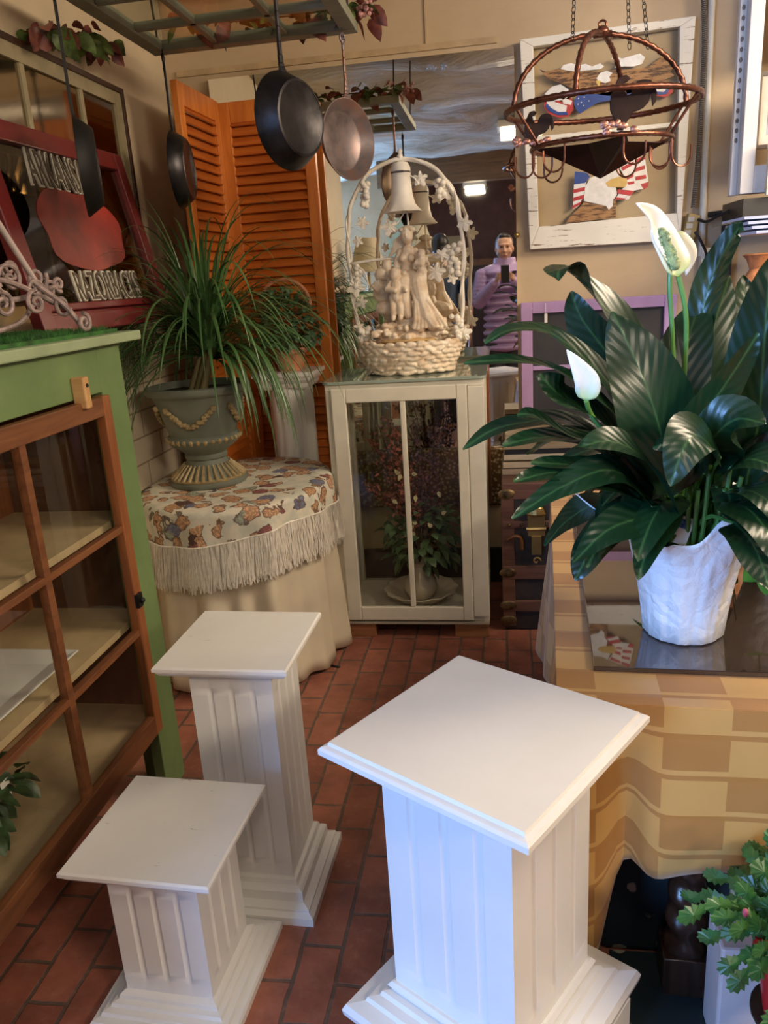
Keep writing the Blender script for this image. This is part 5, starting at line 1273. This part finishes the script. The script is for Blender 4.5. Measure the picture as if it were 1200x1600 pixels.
# wrapped pot
def wrapmat():
    t=NT('crinkled_white_wrap'); v=t.coord('Object'); n=t.noise(v,14,6,.6,.5); n2=t.n('ShaderNodeTexVoronoi'); n2.feature='DISTANCE_TO_EDGE'; n2.inputs['Scale'].default_value=22; t.l(v,n2.inputs['Vector'])
    t.set((.80,.81,.82),.32); t.b.inputs['Transmission Weight'].default_value=.0; t.bump(t.math('ADD',n,t.math('MULTIPLY',n2.outputs[0],.7)),.58,.016); return t.m
t=thing('wrapped_flower_pot','lily pot wrapped in crinkled white plastic with flared points','flower pot',(PX,PY,PZ))
m=MB(); N2=120
rowsP=[(.074,0.),(.078,.004),(.083,.05),(.090,.10),(.098,.15),(.106,.185),(.112,.21)]
for r,z in rowsP:
    for k in range(N2):
        a=2*PI*k/N2; f=1+.045*abs(math.sin(4.5*a+.4))*(1 if z>.002 else .5)+.012*math.sin(13*a+z*9)+.008*math.sin(29*a-z*20); m.v.append((r*f*math.cos(a),r*f*math.sin(a),z)); m.uv.append((a,z))
for j,f in enumerate((.35,.7,1.0)):
    for k in range(N2):
        a=2*PI*k/N2; da=lambda c,w:math.exp(-(((a-c+PI)%(2*PI)-PI)/w)**2)
        pk=.9*da(PI+.15,.30)+.95*da(.05,.45)+.45*da(-1.25,.28)+.6*da(1.6,.5)+.12
        r=.114+f*(.115*pk+.012)*(1 if math.cos(a)**2>.2 else .35); z=.205+f*(.115*pk+.015)
        if da(-1.25,.3)>.3: r=.114+f*.012
        rr=1+.03*abs(math.sin(5*a+.4)); m.v.append((r*rr*math.cos(a),r*rr*math.sin(a),z)); m.uv.append((a,z))
nr=len(rowsP)+3
for j in range(nr-1):
    for k in range(N2): m.f.append((j*N2+k,j*N2+(k+1)%N2,(j+1)*N2+(k+1)%N2,(j+1)*N2+k))
m.f.append(tuple(range(N2-1,-1,-1)))
m.build('plastic_wrap',wrapmat(),t,smooth=True,auto=False,mods=[('s','SOLIDIFY',dict(thickness=.0012))])
m=MB(); m.lathe([(0,.004),(.068,.004),(.092,.17),(.098,.20),(.09,.20),(.088,.185),(0,.185)],40); m.build('inner_pot',mk('black_nursery_pot',(.015,.013,.012),.5),t,smooth=True)
m=MB(); M_=Matrix.Translation((-.035,-.098,.262))@Matrix.Rotation(.35,4,'Y')@Matrix.Rotation(-.2,4,'X'); m.box(-.02,.02,-.0006,.0006,-.03,.026,M_); lab=m.build('plant_tag',W_ped,t)
m=MB(); m.box(-.014,.014,-.0012,-.0007,.002,.02,M_); m.build('tag_picture',mk('blue_tag_print',(.05,.14,.38),.4,var=.4,vs=200),lab)
# right edge pothos in white wrap
t=thing('pothos_plant','heart-leaved pothos in a pale pot at the right edge behind the lily','plant',(.66,1.92,.738))
m=MB(); m.lathe([(.0,0),(.07,0),(.10,.14),(.15,.22),(.14,.22),(.09,.15),(0,.13)],32,fn=lambda a,z,i:1+.05*math.sin(7*a)*(z>.1)); m.build('pot',wrapmat(),t,smooth=True)
random.seed(29); m=MB(); s=MB()
POT=mk('bright_pothos_leaf',(.06,.22,.03),.3,var=.3,vs=14)
for i in range(26):
    a=U_(0,6.28); L=U_(.1,.28); p0=Vector((0,0,.15)); p1=Vector((L*.6*math.cos(a),L*.6*math.sin(a),.24)); p2=Vector((L*math.cos(a),L*math.sin(a),U_(.0,.28)))
    s.tube(spline([p0,p1,p2],8),.002,5); d=Vector((math.cos(a),math.sin(a),-.6)).normalized(); leaf(m,[p2,p2+d*.04,p2+d*.08],.06,(0,-.5,1),7,.12)
G=[(0.512,1.62,0.901),(0.522,1.6,0.887),(0.527,1.58,0.867)]
for P in ([(0.537,1.62,0.898),(0.51,1.6,0.881),(0.478,1.58,0.863)],[(0.55,1.6,0.894),(0.527,1.58,0.867),(0.521,1.57,0.836)]): leaf(m,[Vector(p)-Vector((.66,1.92,.738)) for p in P],.055,(.2,-1,.6),7,.12)
m.build('leaves',POT,t,smooth=True,auto=False); s.build('vines',mk('pothos_vine',(.12,.2,.05),.5),t)

# ================================================================ LOWER RIGHT
m=MB(); m.sq([(.15,0),(.15,.30),(.147,.303)]); o=m.build('white_plinth',W_ped,bevel=.003); o.location=(.52,1.225,0); tag(o,'plain white plinth at the bottom right behind the jagged-leaved plant','plinth')
bpy.data.objects.remove(o)
m=MB(); m.box(.385,.62,1.235,1.33,0,.262); o=m.build('white_storage_bin',mk('white_bin_plastic',(.50,.44,.44),.4,var=.04),bevel=.006); tag(o,'plain pinkish white bin at the bottom right beside the carved table leg','bin')
t=thing('christmas_cactus','jagged-leaved green christmas cactus in a red pot at the bottom right','plant',(.475,1.12,.0))
m=MB(); m.lathe([(0,.25),(.05,.25),(.066,.37),(.074,.372),(.074,.405),(.066,.405),(0,.39)],32); m.build('pot',mk('red_plastic_pot',(.42,.02,.025),.3),t,smooth=True)
m=MB(); m.lathe([(0,0),(.09,0),(.09,.02),(.03,.04),(.03,.23),(.07,.242),(.07,.25),(0,.25)],24); m.build('saucer_stand',BLACK,t,smooth=True)
random.seed(37); m=MB()
CAC=mk('cactus_leaf_green',(.05,.17,.035),.35,var=.45,vs=18,col2=(.02,.075,.02))
def seg(p,d,nh,L,w_):
    d=Vector(d).normalized(); S=d.cross(Vector(nh)).normalized(); N_=S.cross(d)
    out=[(0,.16),(.12,.55),(.2,.42),(.38,.9),(.44,.62),(.62,1.0),(.68,.66),(.86,.8),(.92,.4),(1.05,.28),(1,.0)]
    vs=[p+d*(L*a)+S*(w_/2*b) for a,b in out]+[p+d*(L*a)-S*(w_/2*b) for a,b in out[-2::-1]]
    n=len(vs); c=p+d*L*.5+N_*.006; c2=p+d*L*.5-N_*.002
    m.add(vs+[c,c2],[(i,(i+1)%n,n) for i in range(n)]+[((i+1)%n,i,n+1) for i in range(n)])
    return p+d*L*.97
for i in range(95):
    az=U_(0,6.28); el=math.radians(U_(0,85)); p=Vector((.04*math.cos(az),.04*math.sin(az),.41)); d=Vector((math.cos(az)*math.cos(el),math.sin(az)*math.cos(el),math.sin(el)*1.25))
    for k in range(random.choice((2,3,3,4))):
        p=seg(p,d,(U_(-.4,.4),-1+U_(-.3,.3),U_(.1,.8)),U_(.040,.052),U_(.030,.038)); d=(d.normalized()+Vector((U_(-.25,.25),U_(-.25,.25),-.42))).normalized()
m.build('jagged_segments',CAC,t,smooth=False)
m=MB(); m.ell((-.10,-.02,.475),(.005,.005,.008)); m.build('pink_bud',mk('pink_bud',(.6,.12,.2),.5),t,smooth=True)

# ================================================================ PEOPLE (seen in the mirror)
SKIN=mk('skin_tone',(.50,.28,.19),.5,var=.06); HAIR=mk('dark_brown_hair',(.018,.011,.009),.45,var=.4,vs=40)
LILAC=mk('lilac_puffer_fabric',(.42,.30,.55),.45,var=.08,vs=6); DARKC=mk('dark_trousers',(.03,.03,.04),.7)
def head(m,c,s=1.0,fx=0,fy=1):
    # c = head centre, facing (fx,fy)
    c=Vector(c); F=Vector((fx,fy,0)).normalized(); S=Vector((F.y,-F.x,0)); 
    rot=Matrix((S,F,Vector((0,0,1)))).transposed()
    def P(a,b,z): return c+S*a*s+F*b*s+Vector((0,0,z*s))
    m.ell(P(0,-.01,.03),(.078*s,.095*s,.10*s),16,12,rot); m.ell(P(0,.018,-.035),(.064*s,.075*s,.085*s),16,12,rot); m.ell(P(0,.045,-.09),(.035*s,.035*s,.028*s),12,8,rot)
    m.ell(P(0,.098,-.012),(.011*s,.014*s,.026*s),8,6,rot); m.ell(P(0,.102,-.03),(.016*s,.014*s,.011*s),8,6,rot)
    m.ell(P(0,.088,-.062),(.026*s,.012*s,.009*s),8,6,rot); m.ell(P(0,.083,.028),(.055*s,.012*s,.010*s),8,6,rot)
    for q in (-1,1): m.ell(P(q*.078,-.005,-.01),(.010*s,.02*s,.032*s),8,6,rot); m.ell(P(q*.045,.05,-.035),(.028*s,.03*s,.03*s),8,6,rot)
    m.cap(P(0,-.02,-.06),P(0,-.035,-.17),.052*s,.058*s)
    return P
# --- person in lilac puffer jacket holding a phone
PB=(.035,-.46,0)
t=thing('person','person in a lilac puffer jacket holding up a phone, seen in the mirror','person',PB)
s=1.0; m=MB(); P=head(m,(0,0,1.72),1.02)
m.chain([(0,-.02,1.56,.075),(0,-.02,1.42,.13),(0,-.01,1.25,.125),(0,0,1.05,.13),(0,0,.98,.14)])
m.chain([(-.17,-.02,1.50,.06),(.17,-.02,1.50,.06)])
for q in (-1,1):
    m.chain([(q*.19,-.02,1.49,.055),(q*.25,.02,1.24,.045),(q*.13,.24,1.36,.036),(q*.078,.31,1.43,.027)])
    # hand: palm + five fingers closing round the phone
    hx=q*.072; m.ell((hx,.325,1.455),(.016,.022,.042),10,8)
    for k,(z0,ln) in enumerate(((1.435,.050),(1.452,.058),(1.469,.062),(1.486,.058))):
        m.chain([(hx,.345,z0,.0095),(hx-q*.004,.372,z0+.006,.009),(hx-q*.022,.386,z0+.010,.008),(hx-q*(.022+ln*.35),.384,z0+.012,.007)])
    m.chain([(hx,.32,1.43,.011),(hx-q*.008,.335,1.46,.010),(hx-q*.018,.348,1.488,.008)])
    m.chain([(q*.09,0,.96,.105),(q*.10,.02,.52,.07),(q*.10,-.01,.30,.062),(q*.10,-.02,.09,.042)]); m.chain([(q*.10,-.03,.05,.045),(q*.11,.12,.035,.035)])
m.build('body',SKIN,t,mods=blob(.007,2))
m=MB(); m.ell((0,-.035,1.765),(.088,.098,.095),16,12); m.ell((0,-.055,1.70),(.082,.075,.10)); m.ell((.0,-.11,1.70),(.05,.05,.05)); m.ell((-.0,.02,1.825),(.06,.05,.03)); m.build('hair',HAIR,t,mods=blob(.008,2))
m=MB()
for i in range(11):
    z=.80+.07*i; m.ell((0,-.01,z),(.232-.0035*i,.172,.052),28,10)
m.ell((0,-.02,1.52),(.235,.125,.07),24,10); m.lathe([(.10,1.50),(.11,1.55),(.105,1.63),(.088,1.64),(.085,1.56)],24,(0,-.025,0))
for q in (-1,1):
    for k in range(8):
        f=k/7; m.ell((q*(.205+.052*f),-.02+.04*f,1.50-.26*f),(.080,.085,.05),16,8)
    for k in range(9):
        f=k/8; a=Vector((q*.25,.03,1.24)).lerp(Vector((q*.095,.29,1.41)),f); m.ell(a,(.068-.022*f,.055,.068-.022*f),14,8)
m.build('puffer_jacket',LILAC,t,mods=blob(.009,1))
m=MB()
for q in (-1,1): m.chain([(q*.09,0,.90,.125),(q*.10,.02,.52,.085),(q*.10,-.01,.30,.078),(q*.10,-.02,.10,.07)])
m.build('trousers',DARKC,t,mods=blob(.012,2))
m=MB()
for q in (-1,1): m.chain([(q*.10,-.03,.055,.055),(q*.11,.06,.045,.05),(q*.115,.15,.035,.04)])
m.build('shoes',BLACK,t,mods=blob(.009,2))
m=MB()
for q in (-1,1): m.ell(P(q*.030,.078,.008),(.012,.008,.006),8,6)
m.build('eyes',mk('dark_eyes',(.03,.02,.015),.2),t,smooth=True)
m=MB(); m.ell(P(0,.096,-.064),(.022,.007,.006),8,6); m.build('lips',mk('lip_tone',(.42,.16,.13),.4),t,smooth=True)
m=MB(); m.box(-.038,.038,-.008,.0,-.078,.078,Matrix.Translation((.035-.0,-.068,1.485))); o=m.build('smartphone',BLACK,bevel=.003); tag(o,'black smartphone held up by the person in the lilac jacket','phone')
# --- man facing away
t=thing('person','dark-haired man in a dark blue shirt standing with his back to the mirror','person',(-.60,-.78,0),math.radians(172))
m=MB(); P=head(m,(0,0,1.77),1.02)
m.chain([(0,-.02,1.60,.08),(0,-.02,1.45,.14),(0,0,1.25,.135),(0,0,1.0,.15)]); m.chain([(-.19,-.02,1.54,.06),(.19,-.02,1.54,.06)])
for q in (-1,1):
    m.chain([(q*.21,-.02,1.53,.058),(q*.27,-.03,1.25,.047),(q*.28,.06,1.0,.034),(q*.28,.09,.93,.03)]); m.ell((q*.28,.10,.88),(.018,.035,.045),10,8)
    for k in range(4): m.chain([(q*.28,.08+.018*k,.85,.009),(q*.275,.085+.018*k,.80,.0085),(q*.268,.08+.018*k,.765+.006*abs(k-1),.0075)])
    m.chain([(q*.275,.13,.89,.011),(q*.262,.145,.85,.010),(q*.255,.14,.82,.008)])
    m.chain([(q*.09,0,.97,.11),(q*.10,.01,.53,.075),(q*.10,-.01,.30,.065),(q*.10,-.02,.09,.045)])
m.build('body',SKIN,t,mods=blob(.008,2))
m=MB(); m.ell((0,-.025,1.82),(.088,.104,.092),16,12); m.ell((0,-.055,1.755),(.082,.072,.085)); m.build('hair',HAIR,t,mods=blob(.008,2))
m=MB(); m.chain([(0,-.02,1.58,.075),(0,-.02,1.46,.165),(0,0,1.25,.165),(0,0,.98,.175)]); m.chain([(-.2,-.02,1.53,.08),(.2,-.02,1.53,.08)])
for q in (-1,1): m.chain([(q*.215,-.02,1.52,.078),(q*.262,-.03,1.30,.07)])
m.build('shirt',mk('dark_blue_shirt',(.03,.055,.10),.7),t,mods=blob(.012,2))
m=MB()
for q in (-1,1): m.chain([(q*.09,0,.93,.13),(q*.10,.01,.53,.09),(q*.10,-.02,.10,.075)])
m.build('trousers',DARKC,t,mods=blob(.012,2))
m=MB()
for q in (-1,1): m.chain([(q*.10,-.03,.055,.055),(q*.11,.15,.04,.04)])
m.build('shoes',BLACK,t,mods=blob(.009,2))

# --- furniture of the room behind, seen in the mirror
def lamp(x,y,h,label,sc=1):
    t=thing('floor_lamp',label,'lamp',(x,y,0))
    m=MB(); m.lathe([(.0,0),(.13,0),(.13,.015),(.03,.04),(.015,.06),(.015,h-.30),(.0,h-.30)],24); m.build('stand',BRASS,t,smooth=True)
    m=MB(); m.lathe([(.17*sc,h-.30),(.095*sc,h)],36); m.build('lamp_shade',mk('cream_lampshade',(.62,.55,.38),.8),t,smooth=True,mods=[('s','SOLIDIFY',dict(thickness=.003))])
lamp(-1.22,-.05,1.88,'floor lamp with pleated cream shade left of the statue in the mirror')
lamp(-.86,-.95,2.02,'taller floor lamp with cream shade behind the statue in the mirror',1.2)
m=MB(); m.box(-1.25,-.92,-1.72,-1.68,0,2.15); o=m.build('folding_screen',mk('pale_green_board',(.42,.47,.34),.6)); tag(o,'pale green board standing at the back, seen in the mirror above the lamps','screen')
t=thing('tall_house_plant','tall dark leafy plant between the lamps in the mirror','plant',(-1.15,.05,0))
bpy.data.objects.remove(t)
t=thing('tall_house_plant','tall dark leafy plant beside the left lamp in the mirror','plant',(-1.18,-.62,0))
m=MB(); m.lathe([(0,0),(.14,0),(.17,.3),(.15,.3),(0,.28)],28); m.build('pot',TERRA,t,smooth=True)
random.seed(51); m=MB(); m2=MB()
for i in range(60):
    a=U_(0,6.28); h=U_(.5,1.4); r=U_(.05,.22); p=Vector((r*math.cos(a)*.6,r*math.sin(a)*.6,h)); d=Vector((math.cos(a),math.sin(a),U_(-.1,.8))).normalized(); leaf(m,[p,p+d*.11,p+d*.2+Vector((0,0,-.06))],.07,(0,0,1),7,.15)
for i in range(6): a=i; m2.tube([(0,0,.25),(.04*math.cos(a),.04*math.sin(a),.8),(.08*math.cos(a),.08*math.sin(a),1.4)],.008,6)
m.build('foliage',IVY,t,smooth=True,auto=False); m2.build('stems',WOODB,t)
t=thing('bookcase','dark wooden cupboard standing against the far wall, seen in the mirror','cupboard',(.15,-4.3,0))
m=MB(); m.box(-.6,.6,-.25,.2,0,1.7); m.build('carcass',WOODB,t,bevel=.01)
for q in (-1,1):
    m=MB(); m.box(q*.3-.27,q*.3+.27,.2,.22,.08,1.62); d=m.build('door',WOODD,t,bevel=.006); m=MB(); m.ell((q*.06,.235,.9),.015); m.build('knob',BRASS,d,smooth=True)
t=thing('back_door','cream panelled door in the far wall, seen in the mirror behind the standing man','door',(-.95,-4.57,0))
m=MB(); m.box(-.42,.42,-.02,.03,0,2.05); m.build('door_panel',mk('yellow_cream_door',(.55,.45,.25),.5),t,bevel=.004)
m=MB(); m.ell((.34,.06,1.0),.03); m.build('knob',BRASS,t,smooth=True)

# ================================================================ put each thing's origin at its base
bpy.context.view_layer.update()
for r in [o for o in scn.objects if o.parent is None and o.type=='EMPTY' and o.location.length<1e-6]:
    ch=[c for c in r.children_recursive if c.type=='MESH']
    if not ch: continue
    pts=[c.matrix_world@Vector(b) for c in ch for b in c.bound_box]
    lo=[min(p[i] for p in pts) for i in range(3)];hi=[max(p[i] for p in pts) for i in range(3)]
    b=Vector(((lo[0]+hi[0])/2,(lo[1]+hi[1])/2,lo[2]))
    r.location=b
    for c in r.children: c.location=c.location-b
